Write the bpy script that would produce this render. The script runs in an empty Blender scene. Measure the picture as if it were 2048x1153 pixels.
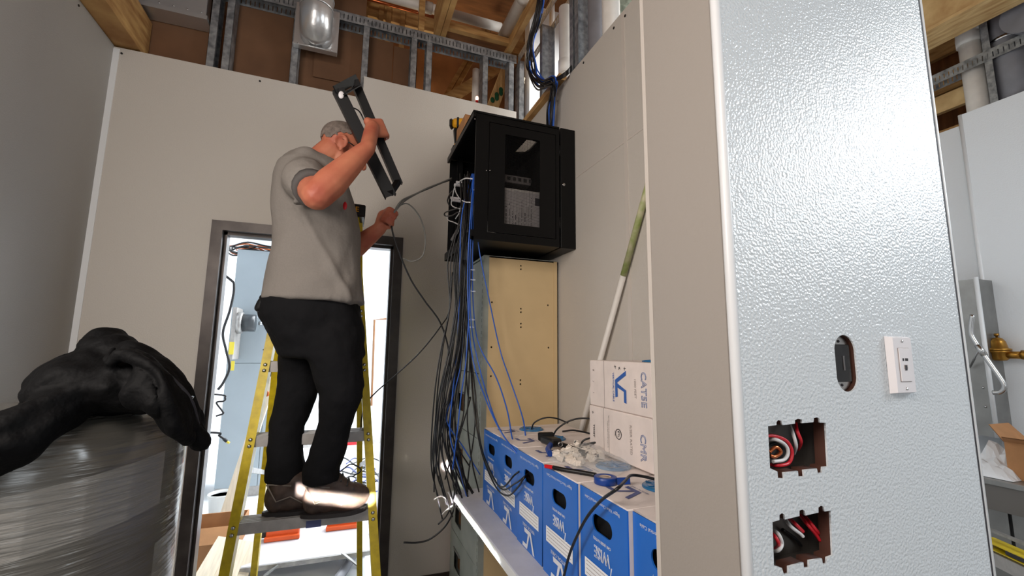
import bpy, bmesh, math, random
from mathutils import Vector, Matrix, noise
scene = bpy.context.scene
COL = scene.collection
random.seed(11)
R = math.radians
# ------------------------------------------------------------------ camera
CAM_LOC = Vector((0, 0, 1.46)); FPX = 887.0
def _axes(yaw, pitch, roll):
    f = Vector((math.sin(yaw)*math.cos(pitch), math.cos(yaw)*math.cos(pitch), math.sin(pitch)))
    r = Vector((math.cos(yaw), -math.sin(yaw), 0)); u = r.cross(f)
    return math.cos(roll)*r+math.sin(roll)*u, -math.sin(roll)*r+math.cos(roll)*u, f
CR, CU, CF = _axes(R(20.45), R(7.96), R(0.66))
cam = bpy.data.cameras.new('camera'); cam.sensor_width = 36; cam.lens = 36*FPX/2048; cam.clip_start = 0.01
camo = bpy.data.objects.new('camera', cam); COL.objects.link(camo)
camo.matrix_world = Matrix(((CR.x, CU.x, -CF.x, 0), (CR.y, CU.y, -CF.y, 0), (CR.z, CU.z, -CF.z, 1.46), (0, 0, 0, 1)))
scene.camera = camo
def at(x, y, X=None, Y=None, Z=None):
    """the point of the plane X=, Y= or Z= that the photograph shows at pixel x, y"""
    d = CR*((x-1024)/FPX) + CU*(-(y-576.5)/FPX) + CF
    i, v = (0, X) if X is not None else (1, Y) if Y is not None else (2, Z)
    return CAM_LOC + d*((v-CAM_LOC[i])/d[i])
# ------------------------------------------------------------------ light
vs = scene.view_settings
vs.view_transform = 'Standard'; vs.look = 'None'; vs.gamma = 1; vs.use_curve_mapping = False; vs.exposure = 0.0
w = bpy.data.worlds.new('world'); scene.world = w; w.use_nodes = True
w.node_tree.nodes['Background'].inputs[0].default_value = (0.78, 0.86, 1.0, 1)
w.node_tree.nodes['Background'].inputs[1].default_value = 0.10
def area(name, loc, target, sx, sy, power, col, spread=180):
    l = bpy.data.lights.new(name, 'AREA'); l.shape = 'RECTANGLE'; l.size = sx; l.size_y = sy
    l.energy = power; l.color = col; l.spread = R(spread)
    o = bpy.data.objects.new(name, l); COL.objects.link(o); o.location = loc
    o.rotation_euler = (Vector(target)-Vector(loc)).to_track_quat('-Z', 'Y').to_euler()
    return o
# assumed ceiling troffer of the near room, right of and behind the camera
area('assumed_lamp_near_room', (3.3, -0.55, 2.82), (1.0, 0.6, 1.7), 0.85, 1.0, 52, (0.86, 0.94, 1.0))
# assumed warm lamp high on the left side of the near room, behind the camera
area('assumed_lamp_near_warm', (-1.0, -0.75, 3.0), (0.9, 1.7, 1.3), 0.9, 0.9, 37, (1.0, 0.91, 0.83))
area('fill_left', (-1.15, 0.35, 2.0), (0.9, 1.4, 1.2), 0.5, 0.5, 24, (1.0, 0.91, 0.84))  # added fill with no fixture, brightens the alcove from the left
# added fill without a fixture, low behind the camera, evens out the end wall
area('fill_near_room_rear', (1.3, -2.5, 1.5), (0.9, 0.6, 1.2), 1.0, 1.0, 13, (0.88, 0.95, 1.0))
# assumed ceiling lamp of the bright electrical room behind the door
area('assumed_lamp_back_room', (0.9, 5.6, 3.0), (0.7, 5.6, 0), 1.6, 2.4, 240, (0.93, 0.97, 1.0))
# assumed lamp for the room right of the partition, its light seen between pipes
area('assumed_lamp_side_room', (2.4, 2.2, 3.5), (1.3, 1.9, 3.2), 0.8, 0.8, 40, (1.0, 0.97, 0.92))
area('added_lamp_roof_space', (0.6, 4.0, 3.45), (0.5, 3.9, 4.3), 0.6, 0.6, 6, (1.0, 0.85, 0.6))  # added lamp, itself unseen, to light the roof space weakly
# two narrow lamps added in place of assumed sun: over shoes, along shelf edge
def sliver(name, x0, x1, y1, power):
    d = Vector((0.26, 1.0, -0.22*0.26)); k = 3.1
    c = Vector(((x0+x1)/2, y1, 0.872-0.22*(x0+x1)/2)); p = c-d*k
    o = area(name, p, c, x1-x0, 0.016, power, (1.0, 0.93, 0.86), spread=1)
    z = -d.normalized(); x = Vector((1, 0, -0.22)); x = (x-z*x.dot(z)).normalized(); y = z.cross(x)
    o.rotation_euler = Matrix(((x.x, y.x, z.x), (x.y, y.y, z.y), (x.z, y.z, z.z))).to_euler()
sliver('added_sliver_shoes', -0.22, 0.124, 1.96, 1.2)
sliver('added_sliver_shelf', 0.40, 0.63, 1.96, 0.9)
# ------------------------------------------------------------------ materials
def srgb(r, g, b):
    def f(c):
        c /= 255.0
        return c/12.92 if c <= 0.04045 else ((c+0.055)/1.055)**2.4
    return (f(r), f(g), f(b), 1)
MAT = {}
def mat(name, col, rough=0.5, metal=0.0, var=0.0, vscale=6.0, bump=0.0, bscale=40.0, bdist=0.01, coat=0.0, stretch=None, spec=0.5, emis=0.0, dark=None, detail=3.0, alpha=1.0, trans=0.0):
    m = bpy.data.materials.new(name); m.use_nodes = True; nt = m.node_tree; p = nt.nodes['Principled BSDF']
    c = srgb(*col)
    p.inputs['Base Color'].default_value = c; p.inputs['Roughness'].default_value = rough
    p.inputs['Metallic'].default_value = metal; p.inputs['Specular IOR Level'].default_value = spec
    if coat: p.inputs['Coat Weight'].default_value = coat; p.inputs['Coat Roughness'].default_value = 0.15
    if trans: p.inputs['Transmission Weight'].default_value = trans; p.inputs['IOR'].default_value = 1.45
    if alpha < 1: p.inputs['Alpha'].default_value = alpha
    if emis:
        p.inputs['Emission Color'].default_value = c; p.inputs['Emission Strength'].default_value = emis
    if var or bump:
        tc = nt.nodes.new('ShaderNodeTexCoord'); src = tc.outputs['Object']
        mp = nt.nodes.new('ShaderNodeMapping'); nt.links.new(src, mp.inputs[0]); src = mp.outputs[0]
        if stretch: mp.inputs['Scale'].default_value = stretch
    if var:
        n = nt.nodes.new('ShaderNodeTexNoise'); n.inputs['Scale'].default_value = vscale; n.inputs['Detail'].default_value = 5
        nt.links.new(src, n.inputs['Vector'])
        rp = nt.nodes.new('ShaderNodeValToRGB'); e = rp.color_ramp.elements
        e[0].position = 0.3; e[1].position = 0.7
        k = dark and srgb(*dark) or tuple(x*(1-var) for x in c[:3])+(1,)
        e[0].color = k; e[1].color = c if dark else tuple(min(1, x*(1+var*0.6)) for x in c[:3])+(1,)
        nt.links.new(n.outputs['Fac'], rp.inputs[0]); nt.links.new(rp.outputs[0], p.inputs['Base Color'])
    if bump:
        n = nt.nodes.new('ShaderNodeTexNoise'); n.inputs['Scale'].default_value = bscale; n.inputs['Detail'].default_value = detail
        nt.links.new(src, n.inputs['Vector'])
        b = nt.nodes.new('ShaderNodeBump'); b.inputs['Strength'].default_value = bump; b.inputs['Distance'].default_value = bdist
        nt.links.new(n.outputs['Fac'], b.inputs['Height']); nt.links.new(b.outputs[0], p.inputs['Normal'])
    MAT[name] = m
    return m
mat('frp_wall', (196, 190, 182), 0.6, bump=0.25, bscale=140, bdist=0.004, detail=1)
mat('frp_left_shaded', (162, 159, 155), 0.6, bump=0.25, bscale=140, bdist=0.004, detail=1)  # same panel as frp_wall, the left wall's shade put into the colour
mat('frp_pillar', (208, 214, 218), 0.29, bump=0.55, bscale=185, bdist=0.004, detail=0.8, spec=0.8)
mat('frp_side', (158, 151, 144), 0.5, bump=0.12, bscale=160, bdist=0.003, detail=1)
mat('trim_white', (226, 228, 230), 0.35)
mat('trim_warm', (200, 192, 184), 0.4)
mat('kraft', (108, 76, 52), 0.85, var=0.2, vscale=5)
mat('galv', (166, 168, 170), 0.42, 0.45, var=0.25, vscale=30, dark=(105, 108, 112))
mat('galv_bright', (212, 213, 214), 0.3, 0.7, bump=0.15, bscale=25, bdist=0.01)
mat('lumber', (205, 165, 105), 0.7, var=0.3, vscale=5, stretch=(1, 1, 6), dark=(150, 105, 58), bump=0.1, bscale=60)
mat('lumber_pale', (222, 190, 135), 0.7, var=0.3, vscale=7, stretch=(6, 1, 1), dark=(176, 134, 82))
mat('deck_wood', (138, 90, 52), 0.8, var=0.35, vscale=4, stretch=(1, 5, 1))
mat('pvc', (226, 222, 216), 0.45, var=0.06, vscale=20)
mat('pvc_gray', (120, 120, 126), 0.5, var=0.12, vscale=14)
mat('copper', (205, 115, 70), 0.3, 0.9)
mat('concrete', (176, 174, 172), 0.7, var=0.15, vscale=3, bump=0.1, bscale=60)
mat('baseboard', (52, 42, 36), 0.5)
mat('frame_metal', (68, 62, 59), 0.38, 0.5, var=0.3, vscale=9, dark=(46, 40, 38))
mat('white_wall', (236, 238, 240), 0.6)
mat('gray_wall', (228, 232, 236), 0.5, bump=0.3, bscale=110, bdist=0.004, detail=1)
mat('black_metal', (9, 9, 10), 0.42, 0.0, bump=0.06, bscale=500, bdist=0.001, spec=0.22)
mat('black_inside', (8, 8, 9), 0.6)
mat('black_plastic', (14, 14, 15), 0.4)
mat('dark_screen', (26, 26, 28), 0.25)
mat('gray_device', (90, 86, 86), 0.45)
mat('blue_cable', (38, 92, 190), 0.38)
mat('black_cable', (20, 20, 22), 0.4)
mat('white_cable', (226, 226, 226), 0.4)
mat('gray_cable', (120, 120, 116), 0.5)
mat('red_cable', (205, 28, 44), 0.4)
mat('zip_clear', (205, 215, 235), 0.3)
mat('yellow_frp', (222, 196, 22), 0.38, var=0.12, vscale=30, dark=(186, 160, 12))
mat('alu', (186, 184, 180), 0.42, 0.75, var=0.12, vscale=25, dark=(150, 148, 146))
mat('alu_matte', (176, 172, 168), 0.55, 0.3, var=0.12, vscale=40)
mat('steel', (190, 190, 190), 0.25, 1.0)
mat('steel_dull', (150, 150, 148), 0.4, 0.8, var=0.15, vscale=9)
mat('box_blue', (30, 106, 200), 0.42, var=0.08, vscale=9)
mat('box_white', (228, 216, 210), 0.7, var=0.08, vscale=16, bump=0.08, bscale=30)
mat('box_cut', (160, 132, 106), 0.8)
mat('ink_white', (226, 228, 234), 0.5)
mat('ink_blue', (44, 92, 170), 0.5)
mat('ink_navy', (84, 92, 138), 0.6)
mat('ink_outline', (112, 132, 178), 0.6)
mat('label_gray', (150, 146, 146), 0.7)
mat('ink_gray', (150, 138, 134), 0.7)
mat('ink_dark', (40, 38, 44), 0.7)
mat('blue_clear', (38, 110, 160), 0.25, var=0.1, vscale=30, spec=0.7)
mat('tan_panel', (208, 182, 138), 0.55, var=0.06, vscale=5)
mat('cab_gray', (158, 164, 158), 0.4, 0.0, var=0.2, vscale=8, dark=(132, 140, 134))
mat('shelf_gray', (196, 196, 204), 0.5, var=0.06, vscale=20)
mat('tape_blue', (22, 62, 140), 0.35)
mat('tape_core', (196, 176, 160), 0.8)
mat('cardboard', (178, 128, 84), 0.8, var=0.12, vscale=12)
mat('cardboard_dark', (120, 84, 54), 0.85)
mat('drill_yellow', (230, 164, 20), 0.4)
mat('white_plastic', (228, 224, 226), 0.35)
mat('conn_plastic', (226, 216, 204), 0.4)
mat('red_plastic', (200, 24, 36), 0.35)
mat('brass', (176, 130, 58), 0.35, 0.9, var=0.15, vscale=30)
mat('brown_board', (72, 40, 28), 0.8)
mat('metal_box', (120, 116, 112), 0.45, 0.7)
mat('orange', (226, 92, 36), 0.45)
mat('bench_top', (206, 204, 208), 0.5, var=0.1, vscale=7)
mat('pale_wood', (226, 212, 188), 0.65, var=0.15, vscale=8, stretch=(8, 1, 1))
mat('blue_gray', (160, 171, 178), 0.45, var=0.05, vscale=4)
mat('glass_clear', (200, 215, 225), 0.05, spec=0.8, alpha=0.07)
mat('meter_dark', (22, 22, 26), 0.3)
mat('label_yellow', (235, 215, 70), 0.5)
mat('bucket', (205, 206, 204), 0.5)
mat('paper_white', (240, 242, 245), 0.7)
mat('green_ink', (20, 92, 60), 0.6)
mat('skin', (194, 124, 94), 0.5, var=0.2, vscale=11, dark=(170, 90, 70), spec=0.35)
mat('hair', (120, 108, 100), 0.8, var=0.4, vscale=60, bump=0.4, bscale=300)
mat('shirt', (130, 124, 118), 0.9, bump=0.25, bscale=16, bdist=0.03, spec=0.1, var=0.05, vscale=200)
mat('sleeve_shade', (84, 80, 78), 0.9)
mat('trousers', (20, 20, 22), 0.85, bump=0.3, bscale=14, bdist=0.03, spec=0.15)
mat('shoe', (86, 68, 58), 0.6, var=0.3, vscale=26, dark=(48, 38, 34), bump=0.1, bscale=70)
mat('sole', (44, 40, 40), 0.7)
mat('jacket', (4, 4, 5), 0.7, bump=0.35, bscale=30, bdist=0.02, spec=0.13)
mat('wrap', (90, 87, 81), 0.24, 0.0, var=0.12, vscale=4, bump=0.55, bscale=7, bdist=0.02, coat=0.6, stretch=(0.7, 0.7, 9))
mat('glow_lamp', (255, 190, 160), 0.5, emis=3.0)
# ------------------------------------------------------------------ mesh helpers
class B:
    def __init__(s): s.bm = bmesh.new()
    def add(s, verts, faces, M=None, smooth=False):
        vv = [s.bm.verts.new((M @ Vector(v)) if M else v) for v in verts]
        for f in faces:
            try:
                q = s.bm.faces.new([vv[i] for i in f]); q.smooth = smooth
            except ValueError: pass
        return s
    def box(s, a, b, M=None):
        x0, y0, z0 = [min(a[i], b[i]) for i in range(3)]; x1, y1, z1 = [max(a[i], b[i]) for i in range(3)]
        return s.add([(x0,y0,z0),(x1,y0,z0),(x1,y1,z0),(x0,y1,z0),(x0,y0,z1),(x1,y0,z1),(x1,y1,z1),(x0,y1,z1)],
              [(0,3,2,1),(4,5,6,7),(0,1,5,4),(1,2,6,5),(2,3,7,6),(3,0,4,7)], M)
    def cbox(s, c, d, M=None):
        return s.box([c[i]-d[i]/2 for i in range(3)], [c[i]+d[i]/2 for i in range(3)], M)
    def bar(s, p0, p1, wx, wy, up=(0, 0, 1), ext=0):
        p0, p1 = Vector(p0), Vector(p1); d = (p1-p0); L = d.length; d.normalize()
        x = d.cross(Vector(up))
        if x.length < 1e-4: x = d.cross(Vector((1, 0, 0)))
        x.normalize(); y = x.cross(d)
        M = Matrix(((x.x, y.x, d.x, p0.x), (x.y, y.y, d.y, p0.y), (x.z, y.z, d.z, p0.z), (0, 0, 0, 1)))
        return s.box((-wx/2, -wy/2, -ext), (wx/2, wy/2, L+ext), M)
    def tube(s, pts, r, n=8, smooth=True, cap=True, rad=None):
        pts = [Vector(p) for p in pts]; N = len(pts); rings = []
        t = (pts[1]-pts[0]).normalized(); u = t.orthogonal().normalized()
        for i, p in enumerate(pts):
            t2 = (pts[min(i+1, N-1)]-pts[max(i-1, 0)])
            t2 = t2.normalized() if t2.length > 1e-9 else t
            u = (u - t2*u.dot(t2)); u = u.normalized() if u.length > 1e-6 else t2.orthogonal().normalized(); v = t2.cross(u); t = t2
            rr = rad[i] if rad else r
            rings.append([s.bm.verts.new(p+(u*math.cos(6.28318*k/n)+v*math.sin(6.28318*k/n))*rr) for k in range(n)])
        for a, b in zip(rings, rings[1:]):
            for k in range(n):
                f = s.bm.faces.new((a[k], a[(k+1) % n], b[(k+1) % n], b[k])); f.smooth = smooth
        if cap:
            s.bm.faces.new(rings[0][::-1]); s.bm.faces.new(rings[-1])
        return s
    def cyl(s, p0, p1, r, n=16, r1=None, smooth=True):
        return s.tube([p0, p1], r, n, smooth, True, [r, r if r1 is None else r1])
    def lathe(s, prof, base=(0, 0, 0), axis='Z', n=20, smooth=True, M=None):
        rings = []
        for (r, h) in prof:
            ring = []
            for k in range(n):
                a = 6.283185*k/n; x, y = r*math.cos(a), r*math.sin(a)
                v = Vector((x, y, h)) if axis == 'Z' else Vector((x, h, y)) if axis == 'Y' else Vector((h, x, y))
                v = (M @ v) if M else v+Vector(base)
                ring.append(s.bm.verts.new(v))
            rings.append(ring)
        for a, b in zip(rings, rings[1:]):
            for k in range(n):
                f = s.bm.faces.new((a[k], a[(k+1) % n], b[(k+1) % n], b[k])); f.smooth = smooth
        try:
            s.bm.faces.new(rings[0][::-1]); s.bm.faces.new(rings[-1])
        except ValueError: pass
        return s
    def ell(s, c, r, M=None, sub=2):
        t = Matrix.Translation(Vector(c)) @ (M.to_4x4() if M else Matrix()) @ Matrix.Diagonal((*r, 1))
        g = bmesh.ops.create_icosphere(s.bm, subdivisions=sub, radius=1, matrix=t)
        for v in g['verts']:
            for f in v.link_faces: f.smooth = True
        return s
    def limb(s, pts, rad, n=14):
        """tapered round chain closed with balls: joined later by remeshing"""
        for i in range(len(pts)-1): s.tube([pts[i], pts[i+1]], 0, n, rad=[rad[i], rad[i+1]])
        for p, r in zip(pts, rad): s.ell(p, (r, r, r))
        return s
    def mesh(s, name):
        bmesh.ops.recalc_face_normals(s.bm, faces=s.bm.faces[:])
        me = bpy.data.meshes.new(name); s.bm.to_mesh(me); s.bm.free(); return me
def link(name, me, m=None, parent=None, M=None):
    if isinstance(me, B): me = me.mesh(name)
    if m and not len(me.materials): me.materials.append(MAT[m])
    o = bpy.data.objects.new(name, me); COL.objects.link(o)
    if parent: o.parent = parent
    if M is not None: o.matrix_local = M
    return o
def org(o, loc):
    """put the origin of a world-built mesh at loc"""
    loc = Vector(loc); o.data.transform(Matrix.Translation(-loc)); o.location = loc; return o
def tag(o, label, cat, group=None):
    o['label'] = label; o['category'] = cat
    if group: o['group'] = group
    return o
class T:
    """a thing: an Empty at loc; parts are given in world coordinates and shifted"""
    def __init__(s, name, loc, label=None, cat=None, group=None, kind=None):
        s.loc = Vector(loc); s.o = bpy.data.objects.new(name, None); COL.objects.link(s.o); s.o.location = s.loc
        s.o.empty_display_size = 0.05
        if label: tag(s.o, label, cat, group)
        if kind: s.o['kind'] = kind
    def part(s, name, me, m=None, under=None, label=None, stuff=False):
        if isinstance(me, B): me = me.mesh(name)
        if me.users == 0: me.transform(Matrix.Translation(-s.loc))
        o = link(name, me, m, under or s.o)
        if label: o['label'] = label
        if stuff: o['kind'] = 'stuff'
        return o
def struct(name, me, m, parent=None):
    o = link(name, me, m, parent)
    if not parent: o['kind'] = 'structure'
    return o
def thing(name, me, m, label, cat, group=None, loc=None):
    o = link(name, me, m); tag(o, label, cat, group)
    if loc is not None: org(o, loc)
    return o
def copy_tree(o, parent=None):
    c = o.copy(); COL.objects.link(c); c.parent = parent
    for ch in [q for q in bpy.data.objects if q.parent == o]: copy_tree(ch, c)
    return c
FACE_NX = Matrix(((0,0,-1,0),(-1,0,0,0),(0,1,0,0),(0,0,0,1)))   # local x,y,z -> -Y, Z, -X
FACE_NY = Matrix(((1,0,0,0),(0,0,-1,0),(0,1,0,0),(0,0,0,1)))    # local x,y,z -> X, Z, -Y
def sheet(outline, holes=(), t=0.01, M=None, name='sheet'):
    """flat sheet with holes in local XY, thickness t centred on z=0"""
    cu = bpy.data.curves.new('c', 'CURVE'); cu.dimensions = '2D'; cu.fill_mode = 'BOTH'; cu.extrude = t/2
    for poly in [outline]+list(holes):
        sp = cu.splines.new('POLY'); sp.points.add(len(poly)-1); sp.use_cyclic_u = True
        for p, q in zip(sp.points, poly): p.co = (q[0], q[1], 0, 1)
    ob = bpy.data.objects.new('c', cu); me = bpy.data.meshes.new_from_object(ob); me.name = name
    bpy.data.objects.remove(ob); bpy.data.curves.remove(cu)
    if M is not None: me.transform(M)
    return me
def rect(x0, y0, x1, y1): return [(x0, y0), (x1, y0), (x1, y1), (x0, y1)]
def stadium(cx, cy, w, h, n=6):
    r = min(w, h)/2; o = []
    for k in range(4*n):
        a = 6.283185*(k+0.5)/(4*n)
        o.append((cx+math.copysign(w/2-r, math.cos(a))+r*math.cos(a), cy+math.copysign(h/2-r, math.sin(a))+r*math.sin(a)))
    return o
def roundrect(x0, y0, x1, y1, r, n=3):
    o = []
    for cx, cy, a0 in ((x1-r, y1-r, 0), (x0+r, y1-r, 90), (x0+r, y0+r, 180), (x1-r, y0+r, 270)):
        for k in range(n+1):
            a = R(a0+90*k/n); o.append((cx+r*math.cos(a), cy+r*math.sin(a)))
    return o
def strokes(polys, t=0.0006):
    b = B()
    for p in polys:
        n = len(p); b.add([(x, y, t) for x, y in p], [tuple(range(n))])
    return b
_txt = {}
def text(s, size, t=0.0005, outline=False, bold=0.0, sx=1.0):
    key = (s, size, outline, bold, sx)
    if key in _txt: return _txt[key]
    cu = bpy.data.curves.new('t', 'FONT'); cu.body = s; cu.size = size; cu.align_x = 'CENTER'; cu.align_y = 'CENTER'
    cu.resolution_u = 2
    if outline: cu.fill_mode = 'NONE'; cu.bevel_depth = size*0.021; cu.bevel_resolution = 0
    else: cu.fill_mode = 'FRONT'; cu.offset = bold*size
    ob = bpy.data.objects.new('t', cu); me = bpy.data.meshes.new_from_object(ob); me.name = 'text'
    bpy.data.objects.remove(ob); bpy.data.curves.remove(cu)
    me.transform(Matrix.Translation((0, 0, t)) @ Matrix.Diagonal((sx, 1, 1, 1))); me.materials.clear()
    _txt[key] = me
    return me
def spline(pts, k=8):
    """Catmull-Rom through pts"""
    P = [Vector(p) for p in pts]; P = [P[0]*2-P[1]]+P+[P[-1]*2-P[-2]]; out = []
    for i in range(1, len(P)-2):
        a, b, c, d = P[i-1:i+3]
        for j in range(k):
            t = j/k
            out.append(0.5*((2*b)+(c-a)*t+(2*a-5*b+4*c-d)*t*t+(3*b-a-3*c+d)*t**3))
    out.append(P[-2]); return out
def cable(name, pts, r, m, label, cat='cable', group=None, n=6, k=8):
    p = spline(pts, k)
    o = link(name, B().tube(p, r, n), m); tag(o, label, cat, group); org(o, p[0]); return o
def remesh(b, name, voxel=0.008, smooth=6, disp=None):
    """merge a bmesh of closed shapes into one continuous skin"""
    me = b.mesh(name) if isinstance(b, B) else b
    ob = bpy.data.objects.new('tmp', me); COL.objects.link(ob)
    md = ob.modifiers.new('r', 'REMESH'); md.mode = 'VOXEL'; md.voxel_size = voxel; md.use_smooth_shade = True
    if smooth:
        s = ob.modifiers.new('s', 'SMOOTH'); s.iterations = smooth; s.factor = 0.5
    dg = bpy.context.evaluated_depsgraph_get(); dg.update()
    out = bpy.data.meshes.new_from_object(ob.evaluated_get(dg)); out.name = name
    bpy.data.objects.remove(ob); bpy.data.meshes.remove(me)
    if disp:
        out.update(); vn = [v.normal.copy() for v in out.vertices]
        for v, nn in zip(out.vertices, vn): v.co += nn*disp(v.co)
    out.materials.clear()
    for p in out.polygons: p.use_smooth = True
    return out
# ================================================================== the setting
YB, W, XL = 2.90, 1.10, -1.30
struct('floor', B().box((-3, -3, -0.1), (6, 8.3, 0)), 'concrete')
# left wall
wl = T('wall_left', (XL, 0, 0), kind='structure')
wl.part('panel', B().box((XL-0.012, -2.0, 0.1), (XL, 1.67, 3.115)), 'frp_left_shaded')
wl.part('panel', B().box((XL-0.012, 1.674, 0.1), (XL, YB, 3.115)), 'frp_left_shaded')
wl.part('core', B().box((XL-0.12, -2.0, 0), (XL-0.013, YB+0.15, 3.11)), 'kraft')
for y in (2.55, 1.5, 0.4): wl.part('screw', B().cyl((XL-0.002, y, 3.085), (XL+0.003, y, 3.085), 0.006, 8), 'black_plastic')
# back wall: panels screwed on steel studs, kraft-faced board behind, slotted track on top
wb = T('wall_back', (0, YB, 0), kind='structure')
dl, dr, dz = -0.747, 0.318, 2.177
zt = 3.100
wb.part('panel', sheet([(XL, 0.1), (dl, 0.1), (dl, dz), (0.010, dz), (0.010, zt-0.005), (XL, zt+0.01)], (), 0.012, Matrix.Translation((0, YB+0.006, 0)) @ FACE_NY), 'frp_wall')
wb.part('panel', sheet([(dr, 0.1), (W, 0.1), (W, 3.225), (0.016, 3.25), (0.016, dz), (dr, dz)], (), 0.012, Matrix.Translation((0, YB+0.006, 0)) @ FACE_NY), 'frp_wall')
wb.part('seam_strip', B().box((0.009, YB+0.002, dz), (0.017, YB+0.013, 3.1)), 'trim_warm')
wb.part('corner_strip', B().box((XL, YB-0.004, 0.1), (XL+0.028, YB, 3.10)), 'trim_white')
for x, z in ((-1.262, 3.077), (-0.58, 3.072), (-0.0, 3.07)): wb.part('screw', B().cyl((x, YB+0.002, z), (x, YB-0.003, z), 0.006, 8), 'black_plastic')
for x0, x1, z0, z1 in ((XL-0.1, -0.83, 2.25, 3.9), (-0.78, 0.005, 2.25, 3.9), (0.012, 0.20, 2.25, 3.62), (0.205, 0.37, 2.25, 3.60)):
    wb.part('backing_board', B().box((x0, YB+0.112, z0), (x1, YB+0.126, z1)), 'kraft')
wb.part('backing_board', B().box((-0.30, YB+0.10, 3.235), (0.005, YB+0.111, 3.56)), 'kraft')
wb.part('backing_board', B().box((XL-0.1, YB+0.112, 0), (dl, YB+0.126, 2.25)), 'white_wall')
wb.part('backing_board', B().box((dr, YB+0.112, 0), (W+0.2, YB+0.126, 3.0)), 'white_wall')
def c_stud(x, y0=YB+0.014, depth=0.092, z0=2.2, z1=3.66, flip=1, w=0.041):
    b = B(); t = 0.0015
    b.box((x, y0, z0), (x+w, y0+t, z1)); b.box((x, y0+depth-t, z0), (x+w, y0+depth, z1))
    xs = x if flip > 0 else x+w-t
    b.box((xs, y0, z0), (xs+t, y0+depth, z1)); xo = x+w-t if flip > 0 else x
    b.box((xo, y0, z0), (xo+t, y0+0.01, z1)); b.box((xo, y0+depth-0.01, z0), (xo+t, y0+depth, z1))
    return b
for px, py, f in ((411, 127, 1), (441, 136, -1), (577, 165, -1), (722, 140, 1), (819, 168, -1), (850, 178, -1), (964, 205, 1), (1017, 215, 1), (1038, 215, 1)):
    x = at(px, py, Y=YB+0.014).x
    wb.part('stud', c_stud(x, flip=f), 'galv')
def slot_track(length, h=0.066, pitch=0.0256):
    n = int(length/pitch)
    return sheet(rect(0, 0, length, h), [rect(0.012+i*pitch, 0.014, 0.018+i*pitch, 0.050) for i in range(n)], 0.0015)
trk = slot_track(W-XL)
me = trk.copy(); me.transform(Matrix.Translation((XL, YB+0.010, 3.622)) @ FACE_NY); wb.part('slotted_track', me, 'galv')
me = trk.copy(); me.transform(Matrix.Translation((XL, YB+0.108, 3.622)) @ FACE_NY); wb.part('slotted_track', me, 'galv')
wb.part('track_web', B().box((XL, YB+0.01, 3.688), (W, YB+0.108, 3.690)), 'galv')
# door frame
d1 = T('door_1', (-0.2, YB, 0), kind='structure')
fw = 0.056
def jamb(x0, x1, s):
    b = B().box((x0, YB-0.012, 0), (x1, YB+0.150, dz-0.001 if 1 else 0))
    xi = x1 if s > 0 else x0
    b.box((xi, YB+0.035, 0), (xi+s*0.016, YB+0.105, dz-fw)); return b
d1.part('jamb', jamb(dl, dl+fw, 1), 'frame_metal'); d1.part('jamb', jamb(dr-fw, dr, -1), 'frame_metal')
hb = B().box((dl+fw, YB-0.012, dz-fw), (dr-fw, YB+0.150, dz)); hb.box((dl+fw, YB+0.035, dz-fw-0.016), (dr-fw, YB+0.105, dz-fw))
d1.part('head', hb, 'frame_metal')
struct('baseboard_back', B().box((dr, YB-0.010, 0), (W, YB, 0.10)), 'baseboard')
struct('baseboard_left', B().box((XL, -2, 0), (XL+0.01, YB, 0.10)), 'baseboard')
# right wall (partition between the alcove and the side room)
wr = T('wall_right', (W, 1.9, 0), kind='structure')
TR = Matrix.Translation((W+0.006, 0, 0)) @ FACE_NX
def rw(y0, y1, z0, zA, zB): return sheet([(-y0, z0), (-y1, z0), (-y1, zB), (-y0, zA)][::-1], (), 0.012, TR)
wr.part('panel', rw(1.553, YB, 2.374, 3.000, 3.015), 'frp_wall'); wr.part('panel', rw(0.80, 1.537, 2.374, 2.985, 3.000), 'frp_wall')
wr.part('panel', rw(1.553, YB, 0.1, 2.371, 2.371), 'frp_wall'); wr.part('panel', rw(0.80, 1.537, 0.1, 2.371, 2.371), 'frp_wall')
wr.part('seam_strip', B().box((W-0.003, 1.534, 0.1), (W+0.011, 1.556, 2.995)), 'trim_warm')
wr.part('seam_strip', B().box((W-0.0012, 0.80, 2.368), (W+0.010, YB, 2.377)), 'trim_warm')
for y, z in ((1.90, 2.975), (1.615, 2.968), (1.525, 2.962)): wr.part('screw', B().cyl((W+0.002, y, z), (W-0.003, y, z), 0.006, 8), 'black_plastic')
wr.part('backing_board', B().box((W+0.105, 0.8, 0), (W+0.118, YB, 2.95)), 'white_wall')
for y in (2.46, 2.04, 1.98, 1.35):
    b = B(); b.box((W+0.013, y, 0.1), (W+0.0145, y+0.041, 3.66)); b.box((W+0.013, y+0.0395, 0.1), (W+0.104, y+0.041, 3.66)); b.box((W+0.1025, y, 0.1), (W+0.104, y+0.041, 3.66))
    wr.part('stud', b, 'galv')
trk2 = slot_track(2.1)
for X in (W+0.010, W+0.108):
    me = trk2.copy(); me.transform(Matrix.Translation((X, YB, 3.622)) @ FACE_NX); wr.part('slotted_track', me, 'galv')
wr.part('plate', B().box((W-0.035, 2.12, 3.008), (W+0.013, 2.89, 3.045)), 'lumber')
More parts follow.
